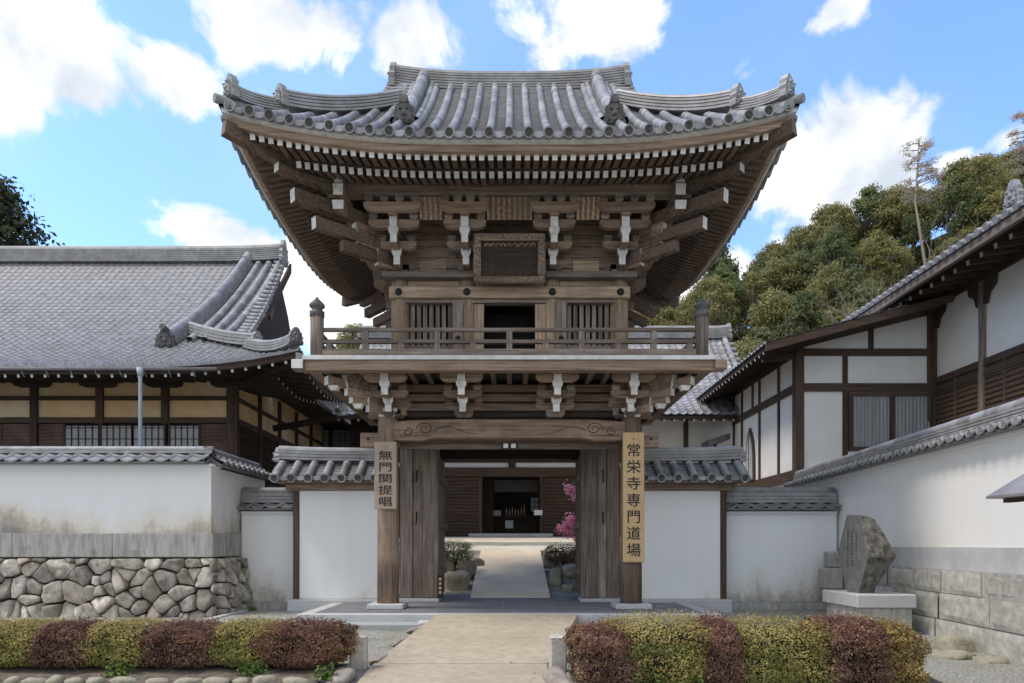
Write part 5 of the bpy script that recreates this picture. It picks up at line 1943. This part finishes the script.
# a small porch roof in the gap
pr = thing('porch_roof', 'small dark tiled porch roof on a post in the gap beside the white building', 'porch', (7.9, 26.3, 1.4))
mb = MB(); mb.prism([(-.32, 3.72), (.5, 3.98), (.5, 4.22), (-.32, 3.95)], 'y', -.5, .5); mb.build('roof', TILEFLAT, pr)
part('post', BROWN['z'], pr, (-.1, .02, -.42, -.3, 0, 3.8))
# ================================================================== monument and small stone things
mon = thing('stone_monument', 'rough six-sided standing stone with a smooth inscribed face on a granite pedestal', 'monument', (6.42, 11.45, 0))
part('pedestal_slab', GRANITE, mon, (-.52, .50, 0, 1.3, .22, .45), bevel=.015)
part('slab_joint', GRANITEW, mon, (.03, .036, -.001, .002, .225, .445))
mb = MB(); mb.box(-.46, .10, .05, 1.24, -.35, .218); mb.box(.106, .45, .05, 1.24, -.35, .218); mb.build('pedestal_base', GRANITEW, mon, bevel=.01)
mb = MB()
hexa = [(-.20, 0), (.20, 0), (.39, .33), (.56, .70), (.39, 1.06), (.22, 1.40), (-.24, 1.37), (-.40, 1.0), (-.55, .64), (-.38, .30)]
dense = []
for a, b in zip(hexa, hexa[1:] + hexa[:1]):
    for i in range(5):
        dense.append((a[0] + (b[0] - a[0]) * i / 5, a[1] + (b[1] - a[1]) * i / 5))
n = len(dense)
vs = []
for k in range(9):
    b = .29 - .58 * k / 8
    sc = 1 - (.10 * (k / 8) ** 2) - (.02 if k == 0 else 0)
    for (a, c) in dense:
        f = 0 if k == 0 else 1
        nn = mnoise.noise(Vector((a * 4, c * 4, b * 4))) * .03 * f + mnoise.noise(Vector((a * 11, c * 11, b * 11))) * .016 * f
        q = sc + nn
        bb = b if b > .25 else .29 - (.29 - b) * (.56 + .5 * max(0, 1 - abs(c - .68) / .72))
        vs.append((a * q, bb, max(0, .7 + (c - .7) * q) if c > .02 else 0))
fs = [(k * n + i, k * n + (i + 1) % n, (k + 1) * n + (i + 1) % n, (k + 1) * n + i) for k in range(8) for i in range(n)]
ml = [1] * len(fs)
fs += [tuple(range(n)), tuple(8 * n + i for i in range(n))]
ml += [0, 1]
mb.add(vs, fs, m=ml)
st = mb.build('standing_stone', [STONEF, STONER], mon)
ra = R(92)
st.scale = (.92, .86, 1); st.location = (-.06, .58, .452); st.rotation_euler = (0, 0, ra)
random.seed(12)
for c in range(3):
    mb = MB()
    a = .17 - c * .15
    z = 1.12 - (.06 if c else 0)
    while z > .38 + .1 * c:
        mb.box(a - .022 + random.uniform(-.006, .006), a + .022, .291, .294, z, z + .012)
        mb.box(a - .006 + random.uniform(-.012, .012), a + .006, .291, .2945, z - .018, z + .02)
        mb.box(a - .018, a + random.uniform(0, .016), .291, .294, z - .024, z - .014)
        z -= .062
    mb.build('lettering', ROCKDK, st)

for (px, y, z, h, lab) in ((-1.97, 8.62, -.30, .46, 'short square pale stone post on the path’s left edge beside the russet shrub'),
                           (.58, 8.5, -.30, .47, 'short square pale stone post on the path’s right edge beside a dark red shrub')):
    mb = MB()
    mb.box(-.105, .105, -.105, .105, 0, h - .04)
    mb.add([(-.105, -.105, h - .04), (.105, -.105, h - .04), (.105, .105, h - .04), (-.105, .105, h - .04), (0, 0, h + .015)], [(0, 1, 4), (1, 2, 4), (2, 3, 4), (3, 0, 4)])
    o = mb.build('stone_post', POSTST, bevel=.018)
    o.location = (px, y, z); o.rotation_euler = (0, 0, .06)
    tag(o, lab, 'post')


def boulder(name, mat, loc, size, seed, label, cat='rock', group=None, rz=0.0, flat=.6, sub=3):
    bm = bmesh.new()
    bmesh.ops.create_icosphere(bm, subdivisions=sub, radius=1)
    for v in bm.verts:
        p = v.co.copy()
        q = 1 + .34 * mnoise.noise(p * 1.1 + Vector((seed * 7.1, 0, 0))) + .13 * mnoise.noise(p * 3.1 + Vector((0, seed * 3.3, 0)))
        # squarish, faceted
        m_ = max(abs(p.x), abs(p.y), abs(p.z)) ** flat
        v.co = p / m_ * .86 * q
        v.co.x *= size[0]; v.co.y *= size[1]; v.co.z *= size[2]
    me = bpy.data.meshes.new(name); bm.to_mesh(me); bm.free()
    for p in me.polygons:
        p.use_smooth = True
    me.materials.append(mat)
    o = bpy.data.objects.new(name, me); COL.objects.link(o)
    o.location = loc; o.rotation_euler = (0, 0, rz)
    return tag(o, label, cat, group)


# kerb stones along the path
kl = [(-1.98, 7.85, .14, .5, 1), (-1.80, 9.35, .09, .55, 0), (-1.73, 10.4, .08, .5, 0), (-1.62, 11.3, .08, .42, 0), (.52, 7.7, .14, .5, 1), (.70, 9.3, .1, .5, 0), (.93, 10.5, .09, .5, 0)]
for i, (x, y, w_, l_, near) in enumerate(kl):
    zz = -.27 if y < 8.9 else -.30 + (y - 8.9) * .07
    lab = ('large rounded reddish kerb stone in front of the left stone post' if x < 0 else 'large rounded reddish kerb stone in front of the right stone post') if near else \
          'low reddish kerb stone edging the ramp beyond the posts'
    boulder('kerb_stone', KERB, (x, y, zz), (w_, l_, .12 if near else .055), 30 + i, lab, 'stone', None if near else 'kerb stones edging the ramp', rz=-.14 if y > 8.9 else .12)
boulder('kerb_stone', GRANITE, (-1.50, 12.0, -.12), (.2, .13, .09), 55, 'small pale stone at the top of the ramp edge, by the platform', 'stone')
random.seed(31)
x = -6.2
i = 0
while x < -2.35:
    w_ = random.uniform(.09, .19)
    x += w_
    boulder('border_stone', BOULDER, (x, 7.62 + random.uniform(-.04, .04), -.27), (w_, .1, random.uniform(.06, .10)), 60 + i, 'small rounded pale stone in the border row at the foot of the left hedge', 'stone',
            'border stones in front of the left hedge', rz=random.uniform(-.3, .3), sub=2)
    x += w_ + .01; i += 1
for k, (x, y, s) in enumerate(((.95, 7.55, .2), (1.35, 7.45, .16), (1.7, 7.5, .18))):
    boulder('border_stone', BOULDER, (x, y, -.31), (s, .13, .09), 90 + k, 'small pale stone at the foot of the right hedge beside the path', 'stone', 'border stones in front of the right hedge', sub=2)
for k, (x, y, z, s) in enumerate(((6.75, 10.2, -.28, (.30, .26, .24)), (6.25, 9.5, -.33, (.3, .2, .14)), (6.6, 9.2, -.36, (.25, .2, .13)))):
    boulder('garden_rock', BOULDER, (x, y, z), s, 110 + k, ['squarish rock at the foot of the garden wall, below the monument', 'low flat rock at the end of the right hedge', 'small rock against the foot of the right garden wall'][k])
# rocks either side of the inner path
rocks = [(-1.45, 17.95, .28, (.36, .34, .40), 'broad mossy boulder left of the inner path, nearest the gate'), (-1.30, 18.9, .62, (.26, .28, .30), 'upright boulder left of the inner path, under the round bush'),
         (-1.85, 18.9, .66, (.32, .3, .36), 'boulder left of the inner path, hidden half behind the gate post'), (-1.12, 19.8, .72, (.2, .3, .24), 'slim boulder farther up the left edge of the inner path'),
         (1.22, 18.3, .36, (.22, .3, .38), 'narrow upright boulder right of the inner path, nearest the gate'), (1.62, 18.1, .58, (.32, .3, .20), 'flat-topped boulder right of the inner path, under the reddish bush'),
         (1.50, 17.7, .12, (.24, .22, .17), 'small low boulder right of the inner path beside the gate post'), (1.18, 19.6, .78, (.26, .3, .22), 'pale boulder farther up the right edge of the inner path'), (1.65, 19.2, .85, (.3, .3, .24), 'squat boulder right of the inner path below the bush')]
for k, (x, y, z, s, lab) in enumerate(rocks):
    boulder('garden_rock', BOULDER, (x, y, z), s, 130 + k, lab, rz=k * .7)

# notice shelter whose roof corner reaches into the picture
ns = thing('notice_shelter', 'notice board shelter with a grey metal hipped roof at the right edge', 'shelter', (6.48, 7.5, -.28))
mb = MB()
e, ez, tz = .82, 2.16, 2.62
mb.add([(-e, -.5, ez), (e, -.5, ez), (e, .5, ez), (-e, .5, ez), (-.35, 0, tz), (.35, 0, tz), (-e, -.5, ez - .03), (e, -.5, ez - .03), (e, .5, ez - .03), (-e, .5, ez - .03)],
       [(0, 1, 5, 4), (1, 2, 5), (2, 3, 4, 5), (3, 0, 4), (0, 6, 7, 1), (1, 7, 8, 2), (2, 8, 9, 3), (3, 9, 6, 0), (9, 8, 7, 6)])
mb.build('roof', COPPER, ns)
for sx in (-.5, .5):
    part('post', BROWN['z'], ns, (sx - .05 + .12, sx + .05 + .12, -.05, .05, 0, 2.12))
part('board', OCHRE['x'], ns, (-.33, .57, -.03, .03, 1.0, 1.95))
for sx in (-.62, .1, .62):
    part('rafter', BROWN['y'], ns, (sx - .04, sx + .04, -.44, .44, 2.08, 2.128))

# ================================================================== foliage
def leaves(mb, n, place, size, rnd, up=.3, m=0):
    """n leaf quads; place(rnd) -> (point, outward normal)."""
    for _ in range(n):
        p, nrm = place(rnd)
        d = Vector((rnd.gauss(0, 1), rnd.gauss(0, 1), rnd.gauss(0, 1))).normalized()
        nv = (nrm * 1.1 + d * .9 + Vector((0, 0, up)))
        if nv.length < 1e-3:
            nv = Vector((0, 0, 1))
        nv.normalize()
        a = nv.cross(Vector((rnd.gauss(0, 1), rnd.gauss(0, 1), rnd.gauss(0, 1)))).normalized()
        b = nv.cross(a)
        s = size * rnd.uniform(.6, 1.3)
        a *= s; b *= s * .55
        mb.v.extend([tuple(p - a), tuple(p + b), tuple(p + a), tuple(p - b)])
        o = len(mb.v)
        mb.f.append((o - 4, o - 3, o - 2, o - 1)); mb.mi.append(m); mb.sm.append(False)


YEL = leaf('azalea_yellow_green', (.27, .225, .075), (.46, .385, .14), isl=.3, nsc=2.5)
YELG = leaf('azalea_green', (.14, .165, .045), (.26, .27, .085), isl=.35)
TAN = leaf('azalea_tan', (.22, .14, .055), (.36, .25, .10), isl=.4)
RED = leaf('azalea_dark_red', (.125, .068, .055), (.235, .135, .105), isl=.35, nsc=2.5)
REDB = leaf('azalea_russet', (.17, .085, .062), (.30, .16, .105), isl=.35, nsc=2.5)
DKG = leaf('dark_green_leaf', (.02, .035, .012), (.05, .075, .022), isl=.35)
GRN = leaf('fresh_green_leaf', (.07, .13, .025), (.15, .24, .05), isl=.35)
TWIG = surf('twig_bark', (.06, .045, .035), (.15, .115, .09), nscale=20, rough=.95)


def shrub(x0, x1, yc, zb, h, dep, kind, label, seed, group, top=None, n=12500):
    rnd = random.Random(seed)
    w2, d2 = (x1 - x0) / 2, dep / 2
    root = thing('azalea_shrub', label, 'shrub', ((x0 + x1) / 2, yc, zb), 0, group)
    ph = [rnd.uniform(0, 6) for _ in range(4)]
    h *= rnd.uniform(.96, 1.05)

    def place(r):
        # points near the surface of a clipped, rounded block
        while True:
            p = Vector((r.uniform(-1, 1), r.uniform(-1, 1), r.uniform(-.75, 1)))
            q = (abs(p.x) ** 3.0 + abs(p.y) ** 3.4 + abs(p.z) ** 4.6) ** (1 / 3.6)
            lim = r.uniform(.62, 1.0) if r.random() < .25 else r.uniform(.9, 1.03)
            if q < .25:
                continue
            p *= lim / q
            if p.z < -.78:
                continue
            bump = 1 + .11 * mnoise.noise(Vector((p.x * 2.0 + ph[0], p.y * 2.0, p.z * 2.0))) + .08 * mnoise.noise(Vector((p.x * 5 + ph[1], p.y * 5, p.z * 5)))
            wide = 1 + .30 * mnoise.noise(Vector((p.z * 1.5 + ph[2], p.y * 1.5, ph[3]))) + .22 * mnoise.noise(Vector((p.z * 4.5 + ph[1], p.y * 4.5, ph[0])))
            nr = Vector((p.x ** 3 if p.x > 0 else -abs(p.x) ** 3, p.y ** 3, p.z ** 3))
            if nr.length < 1e-4:
                nr = Vector((0, 0, 1))
            und = .80 + .2 * min(1, (p.z + 1) / .6)
            return Vector((p.x * w2 * 1.16 * wide * bump * und, p.y * d2 * bump * und, h * .52 + p.z * h * .48 * (1 + (bump - 1) * .5))), nr.normalized()
    mb = MB()
    sd = Vector((seed * 1.7, 0, 0))
    main, accent = {'yellow': (YEL, YELG), 'red': (RED, REDB), 'tan': (TAN, YEL), 'russet': (REDB, RED), 'green': (YELG, DKG)}[kind]
    leaves(mb, n, place, .0155, rnd, m=0)

    def place2(r):
        while True:
            p, q = place(r)
            patch = mnoise.noise(p * 4.5 + sd) + .35 * mnoise.noise(p * 13 + sd)
            if patch < .02 and r.random() > .12:
                continue
            if (kind == 'yellow' and p.z < h * .72) or kind != 'yellow' and (kind != 'red' or p.z > h * .7):
                return p, q
    leaves(mb, n // 2, place2, .0155, rnd, m=1)
    # leaves of the neighbouring plants grown in at the ends
    other = {'yellow': REDB, 'red': YEL, 'russet': YEL, 'tan': RED, 'green': DKG}[kind]

    def place3(r):
        while True:
            p, q = place(r)
            e = abs(p.x) / w2
            if r.random() < max(0, e - .72) * 2.2 or r.random() < .04:
                return p, q
    leaves(mb, n // 9, place3, .0155, rnd, m=3)
    # stray shoots standing out of the clipped face
    for _ in range(70):
        p, q = place(rnd)
        e = p + (q + Vector((rnd.gauss(0, .4), rnd.gauss(0, .4), .5))).normalized() * rnd.uniform(.03, .10)
        leaves(mb, 5, lambda r, p=p, e=e: (p.lerp(e, r.random()), Vector((0, 0, 1))), .017, rnd, m=rnd.choice((0, 1)))
    # dark inner leaves
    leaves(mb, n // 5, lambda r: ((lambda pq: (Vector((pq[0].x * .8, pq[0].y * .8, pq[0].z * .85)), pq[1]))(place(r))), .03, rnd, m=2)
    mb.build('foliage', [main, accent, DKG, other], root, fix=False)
    mb = MB()
    for k in range(9):
        x, y = rnd.uniform(-.5, .5) * w2, rnd.uniform(-.6, .4) * d2
        for b in range(3):
            ex, ey, ez = x + rnd.uniform(-.45, .45) * w2, y + rnd.uniform(-.5, .5) * d2, h * rnd.uniform(.55, .9)
            mb.tube([(x, y, -.02), (x + (ex - x) * .3 + rnd.uniform(-.03, .03), y + (ey - y) * .3, ez * .4), (ex, ey, ez)], [.013, .009, .004], n=5)
    mb.build('stems', TWIG, root)
    return root


lefts = [(-7.0, -6.05, 'yellow', 'yellow-green clipped azalea at the far left edge, cut off by the picture edge'),
         (-6.15, -5.38, 'yellow', 'yellow-green clipped azalea left of the first dark red one in the left hedge'),
         (-5.5, -4.85, 'red', 'dark red azalea in the left hedge, between the two leftmost yellow-green shrubs'),
         (-4.98, -4.12, 'yellow', 'wide yellow-green azalea in the left hedge, between two dark red shrubs'),
         (-4.28, -3.38, 'red', 'wide dark red azalea in the middle of the left hedge'),
         (-3.5, -2.72, 'yellow', 'yellow-green azalea in the left hedge, next to the russet shrub at its path end'),
         (-2.95, -1.99, 'russet', 'rounded russet-red azalea ending the left hedge beside the stone post')]
for i, (a, b, k, lab) in enumerate(lefts):
    shrub(a * 1.04, b * 1.04, 8.3 + .04 * (i % 2), -.24, .57 if k == 'yellow' else .56, .9, k, lab, 200 + i, 'clipped azaleas in front of the gate')
rights = [(.74, 1.42, 'red', 'dark red azalea starting the right hedge behind the stone post'),
          (1.12, 2.32, 'yellow', 'wide yellow-green azalea between the path-side dark red shrub and the narrow dark red one'),
          (2.12, 2.58, 'red', 'narrow dark red azalea squeezed between two big yellow-green ones'),
          (2.42, 3.66, 'yellow', 'largest yellow-green azalea in the middle of the right hedge'),
          (3.5, 4.26, 'red', 'dark maroon azalea in front of the stone monument'),
          (3.98, 4.66, 'tan', 'tan and yellow azalea at the right end of the hedge beside the garden wall')]
for i, (a, b, k, lab) in enumerate(rights):
    shrub(a, b, 7.85 + (.05 if i % 2 else 0), -.42, .83 if i else .75, 1.1, k, lab, 230 + i, 'clipped azaleas in front of the gate', n=15000)
for (x, y, z, r_, k, lab) in ((-1.68, 18.9, .74, .50, 'green', 'round clipped bush above the boulders left of the inner path'),
                              (1.42, 18.9, .74, .44, 'russet', 'round reddish clipped bush above the boulders right of the inner path')):
    s = shrub(x - r_, x + r_, y, z, r_ * 1.3, r_ * 1.8, k, lab, 260 + int(r_ * 100), 'round bushes by the inner path', n=3000)
    s.name = 'round_bush'

# planting bed soil and weeds
mb = MB()
for (x0, x1, zz, yy) in ((-8, -2.2, -.27, 7.55), (.72, 4.9, -.335, 7.2)):
    mb.grid(lambda u, v, x0=x0, x1=x1, zz=zz, yy=yy: (x0 + (x1 - x0) * u, yy + 1.5 * v, zz + .09 * math.sin(math.pi * v) + .02 * mnoise.noise(Vector((u * 20, v * 6, 1)))), 50, 12, smooth=True)
struct(mb.build('planting_bed', EARTH))
weeds = [(-4.6, 7.85, 'green weed clump at the foot of the wide dark red shrub in the left hedge', .16), (-3.05, 7.85, 'green weed clump at the foot of the left hedge, before the russet shrub', .16),
         (-2.12, 7.6, 'tuft of bright green leaves beside the left kerb stone', .14), (1.05, 7.5, 'tuft of green leaves at the foot of the right hedge beside the path', .2),
         (1.45, 7.4, 'green leafy weeds in front of the first yellow-green shrub of the right hedge', .2), (2.0, 7.42, 'pale green weeds low in front of the narrow dark red shrub', .18), (-5.9, 15.2, 'tiny weed tuft at the foot of the low left wall', .14)]
for i, (x, y, lab, r_) in enumerate(weeds):
    rnd = random.Random(300 + i)
    mb = MB()

    def place(r, r_=r_):
        v = Vector((r.gauss(0, .5), r.gauss(0, .35), abs(r.gauss(0, .5)))) * r_
        return v, Vector((0, -.3, 1))
    leaves(mb, 150, place, .028, rnd)
    o = thing('weed_clump', lab, 'weed', (x, y, -.22 if x < 0 else -.29))
    mb.build('foliage', GRN, o, fix=False)

# a few dry leaves blown along the kerbs and onto the path
mb = MB()
rnd = random.Random(404)


def leaf_spot(r):
    while True:
        y = r.uniform(7.3, 12.3)
        side = r.random()
        if side < .45:
            x = -1.83 + (y - 8.9) * .1 + r.gauss(0, .16)
        elif side < .8:
            x = .5 + (y - 8.9) * .2 + r.gauss(0, .14)
        else:
            x = r.uniform(-1.6, .5)
        z = -.268 if y < 8.88 else -.268 + (y - 8.88) * .0735
        x0, x1 = -1.8 + max(0, y - 8.9) * .11, .45 + max(0, y - 8.9) * .2
        if not x0 < x < x1:
            continue
        return Vector((x, y, z + .006)), Vector((0, 0, 2.4))


leaves(mb, 120, leaf_spot, .017, rnd, up=1.5)
stuff(mb.build('fallen_leaves', leaf('dry_leaf', (.13, .075, .035), (.27, .17, .075), isl=.4), fix=False))

# blossom tree inside the gate
pt = thing('blossom_tree', 'small tree with pink blossom inside the gate, behind the right door boards', 'tree', (2.38, 20.3, .75))
rnd = random.Random(77)
mb = MB()
mb.tube([(0, 0, -.2), (.03, .05, .6), (-.05, 0, 1.1)], [.07, .06, .045], n=8)
tips = []
for k in range(9):
    q = rnd.uniform(2.2, 4.6) if k < 6 else rnd.uniform(0, 6.28)
    l = rnd.uniform(.6, 1.05)
    z = rnd.uniform(.9, 2.5) if k > 2 else (.75 + k * .3)
    pts = [(-.02, 0, min(1.1, z * .6)), (math.cos(q) * l * .5, math.sin(q) * l * .3, z * .85), (math.cos(q) * l, math.sin(q) * l * .5, z)]
    mb.tube(pts, [.03, .018, .006], n=6)
    tips.append(pts)
mb.build('trunk', BARK, pt)
mb = MB()


def place(r):
    pts = r.choice(tips)
    k = r.uniform(.25, 1.05)
    a, b = (Vector(pts[1]), Vector(pts[2]))
    p = a.lerp(b, k) + Vector((r.gauss(0, .07), r.gauss(0, .07), r.gauss(0, .09)))
    return p, Vector((0, 0, .2))


leaves(mb, 2600, place, .042, rnd)
mb.build('blossom', leaf('pink_blossom', (.66, .24, .38), (.86, .50, .60), isl=.25), pt, fix=False)

# ================================================================== hillside and its trees
ridge_k = [(-140, 9), (-60, 14), (-22, 19), (0, 21), (14, 23), (22, 26), (31, 30), (40, 35), (47, 38), (55, 42), (66, 47), (100, 54), (180, 60)]


def ridge_h(x):
    for (a, za), (b, zb) in zip(ridge_k, ridge_k[1:]):
        if x <= b:
            q = max(0, min(1, (x - a) / (b - a)))
            return za + (zb - za) * q
    return 60


def hill_z(x, y):
    q = max(0, min(1, (y - 40) / 48))
    q = q * q * (3 - 2 * q)
    return 1.1 + (ridge_h(x) - 8 * 0 - 1.1) * q * .98 + .8 * mnoise.noise(Vector((x * .05, y * .05, 3)))


mb = MB()
mb.grid(lambda u, v: (-140 + 320 * u, 40 + 70 * v, hill_z(-140 + 320 * u, 40 + 70 * v)), 80, 26, smooth=True)
struct(mb.build('hillside', surf('forest_floor', (.035, .038, .018), (.085, .08, .04), nscale=.6, rough=1)))

LEAFM = [leaf('leaf_olive', (.185, .178, .066), (.28, .262, .11), isl=.22, nsc=.25), leaf('leaf_mid_green', (.12, .15, .06), (.20, .225, .095), isl=.22, nsc=.25),
         leaf('leaf_yellow_green', (.21, .20, .075), (.31, .285, .118), isl=.22, nsc=.25), leaf('leaf_dark', (.105, .125, .055), (.165, .185, .08), isl=.22, nsc=.25),
         leaf('leaf_brown_olive', (.19, .155, .07), (.33, .27, .125), isl=.3, nsc=.25)]


def tree_proto(seed, h, rx, mat, n_cl, per, size, conic=0.0, gap=.0, trunk_r=.2):
    """Mesh pair (trunk with limbs, crown): leaf clumps grouped round limb ends through the crown's volume."""
    rnd = random.Random(seed)
    tk = MB()
    ch = h * .72
    base = h - ch
    lean = Vector((rnd.uniform(-.4, .4), rnd.uniform(-.4, .4), 0))
    tk.tube([(0, 0, -.6), tuple(lean * .4 + Vector((0, 0, base))), tuple(lean + Vector((0, 0, h * .85)))], [trunk_r * 1.3, trunk_r, trunk_r * .25], n=7)
    cr = MB()
    for k in range(n_cl):
        q = rnd.uniform(0, 2 * math.pi)
        zz = rnd.uniform(0, 1) ** .8
        prof = (math.sin(math.pi * min(1, .12 + zz * .88)) ** .6) * (1 - conic) + conic * (1 - zz) * 1.1
        rr = rx * prof * rnd.uniform(.45, 1.0)
        c = Vector((rr * math.cos(q), rr * math.sin(q), base + ch * (.04 + .9 * zz))) + lean * zz
        cs = rx * rnd.uniform(.2, .48) * (1 - .35 * zz * conic)
        a = lean * zz * .5 + Vector((0, 0, base + (c.z - base) * .55))
        tk.tube([tuple(a), tuple(c)], [trunk_r * .35, trunk_r * .08], n=4, caps=False)
        sq = Vector((rnd.uniform(.8, 1.3), rnd.uniform(.8, 1.3), rnd.uniform(.55, .85)))

        def place(r, c=c, cs=cs, sq=sq):
            d = Vector((r.gauss(0, 1), r.gauss(0, 1), r.gauss(0, 1) + .35)).normalized()
            k_ = r.uniform(.3, 1.1)
            return c + Vector((d.x * sq.x, d.y * sq.y, d.z * sq.z)) * cs * k_, d
        leaves(cr, per, place, size, rnd, up=.25)
    return tk.mesh('trunk', BARK), cr.mesh('crown', mat)


protos = [tree_proto(1, 9, 2.7, LEAFM[0], 58, 135, .145), tree_proto(2, 10, 2.5, LEAFM[1], 58, 135, .145), tree_proto(3, 8.5, 2.9, LEAFM[2], 56, 135, .145),
          tree_proto(4, 11, 2.4, LEAFM[3], 58, 135, .14, conic=.3), tree_proto(5, 8, 2.6, LEAFM[4], 36, 120, .13), tree_proto(6, 9.5, 3.0, LEAFM[0], 62, 135, .15),
          tree_proto(7, 10, 2.8, LEAFM[2], 42, 140, .14), tree_proto(8, 9, 2.6, LEAFM[1], 38, 130, .15)]
labels = ['olive-green broadleaf tree in the wood on the hillside', 'mid-green broadleaf tree in the wood on the hillside', 'yellow-green bushy tree in the wood on the hillside', 'dark green narrow tree in the wood on the hillside',
          'brownish thin-leaved tree in the wood on the hillside', 'broad olive-crowned tree in the wood on the hillside', 'yellow-green tall tree in the wood on the hillside', 'open-crowned mid-green tree in the wood on the hillside']


def plant(i, x, y, z, s, rz, label=None, group='broadleaf trees in the wood on the hill', name='broadleaf_tree'):
    t = thing(name, label or labels[i], 'tree', (x, y, z), rz, group)
    t.scale = (s, s, s * random.uniform(.9, 1.12))
    for nm, me in zip(('trunk', 'crown'), protos[i]):
        o = bpy.data.objects.new(nm, me); COL.objects.link(o); o.parent = t
    return t


random.seed(91)
rows_ = [(44, 2.7), (48, 2.8), (52, 2.9), (56, 2.9), (61, 3.0), (66, 3.0), (71, 3.1), (76, 3.2), (81, 3.3), (86, 3.4), (91, 3.6)]
for (yy, sp) in rows_:
    x = -.36 * yy
    while x < .84 * yy:
        xx, y2 = x + random.uniform(-1, 1), yy + random.uniform(-2, 2)
        px = 512 + xx * F / y2
        z = hill_z(xx, y2)
        py = 545 - (z + 8 - EYE) * F / y2
        seen = (590 < px < 1060 and py < 445) or (345 < px < 400 and 318 < py < 352 and yy > 58)
        if seen:
            i = random.choice([0, 0, 1, 1, 2, 3, 4, 5, 5, 6, 7])
            plant(i, xx, y2, z - .3, random.uniform(.72, 1.15), random.uniform(0, 6.28))
        x += sp

# bare grey-brown trees among them
def bare_proto(seed, h):
    rnd = random.Random(seed)
    mb = MB()

    def grow(p, d, l, r, lev):
        q = p + d * l
        m_ = p.lerp(q, .5) + Vector((rnd.gauss(0, .05), rnd.gauss(0, .05), 0)) * l
        mb.tube([tuple(p), tuple(m_), tuple(q)], [r, r * .8, r * .6], n=4 if lev else 6, caps=False)
        if lev < 5:
            for _ in range(3 if lev < 4 else 2):
                nd = (d + Vector((rnd.gauss(0, .42), rnd.gauss(0, .42), rnd.gauss(.12, .22)))).normalized()
                grow(q if rnd.random() < .6 else m_, nd, l * rnd.uniform(.6, .82), r * .55, lev + 1)
    grow(Vector((0, 0, -.4)), Vector((0, 0, 1)), h * .3, .13, 0)
    return mb.mesh('branches', surf('bare_branch_bark', (.14, .12, .10), (.26, .225, .19), nscale=3, rough=1))


bares = [bare_proto(5, 8.5), bare_proto(6, 9)]
for k, (x, y, s) in enumerate(((15.6, 41.5, 1.9), (13.6, 42.5, 1.75), (17.4, 42, 2.0), (11.2, 42.5, 1.6), (24.0, 43, 2.55), (26.2, 44, 2.7), (28.4, 44, 2.8), (30.6, 45, 2.95), (21.8, 43, 2.35), (9.0, 43, 1.5))):
    t = thing('bare_tree', 'leafless grey-brown tree standing in front of the leafy trees at the foot of the hill', 'tree', (x, y - 1.5, hill_z(x, y) - .4), k * 1.3, 'bare trees on the hillside')
    t.scale = (s * .7, s * .7, s)
    o = bpy.data.objects.new('branches', bares[k % 2]); COL.objects.link(o); o.parent = t
# the tall thin pine that stands above the wood
pine = thing('pine_tree', 'tall thin half-bare pine with a pinkish trunk rising above the wood on the right', 'tree', (35.2, 58, 24.0))
rnd = random.Random(15)
mb = MB()
mb.tube([(1.2, 0, -4), (.5, 0, 2), (-.3, 0, 7), (0, 0, 11.8)], [.14, .12, .085, .02], n=7)
cr = MB()
for k in range(44):
    z = 6.8 + 5.4 * (k / 44)
    q = rnd.uniform(0, 6.28)
    l = rnd.uniform(.7, 2.1) * (1 - .55 * (k / 44)) + .15
    e = Vector((math.cos(q) * l, math.sin(q) * l, z + l * .28))
    mb.tube([(-.25 + .25 * k / 44, 0, z), tuple(e)], [.05, .012], n=4, caps=False)

    def place(r, e=e, z=z):
        d = Vector((r.gauss(0, .2), r.gauss(0, .2), r.gauss(0, .1)))
        return e * r.uniform(.75, 1.05) * Vector((1, 1, 1)).length / 1.732 * 1.0 + d if False else Vector((e.x * r.uniform(.6, 1.08), e.y * r.uniform(.6, 1.08), e.z)) + d, Vector((0, 0, 1))
    leaves(cr, 80, place, .075, rnd)
mb.build('trunk', BARKP, pine)
cr.build('crown', leaf('pine_needles', (.40, .33, .25), (.58, .49, .39), isl=.25), pine, fix=False)
pine2 = copy_thing(pine, (45.4, 59, 27.6), 2.0, 'thin pine top showing above the wood at the right edge, behind the tiled eave')
# dark conifer behind the left hall
protos.append(tree_proto(40, 17, 4.6, leaf('cedar_dark', (.055, .066, .036), (.11, .125, .065), isl=.35, nsc=.3), 110, 110, .2, conic=.55, trunk_r=.35))
plant(8, -35.2, 45, 9.8, 1.0, 0.3, 'dark evergreen rising behind the ridge of the left hall', None, 'evergreen_tree')
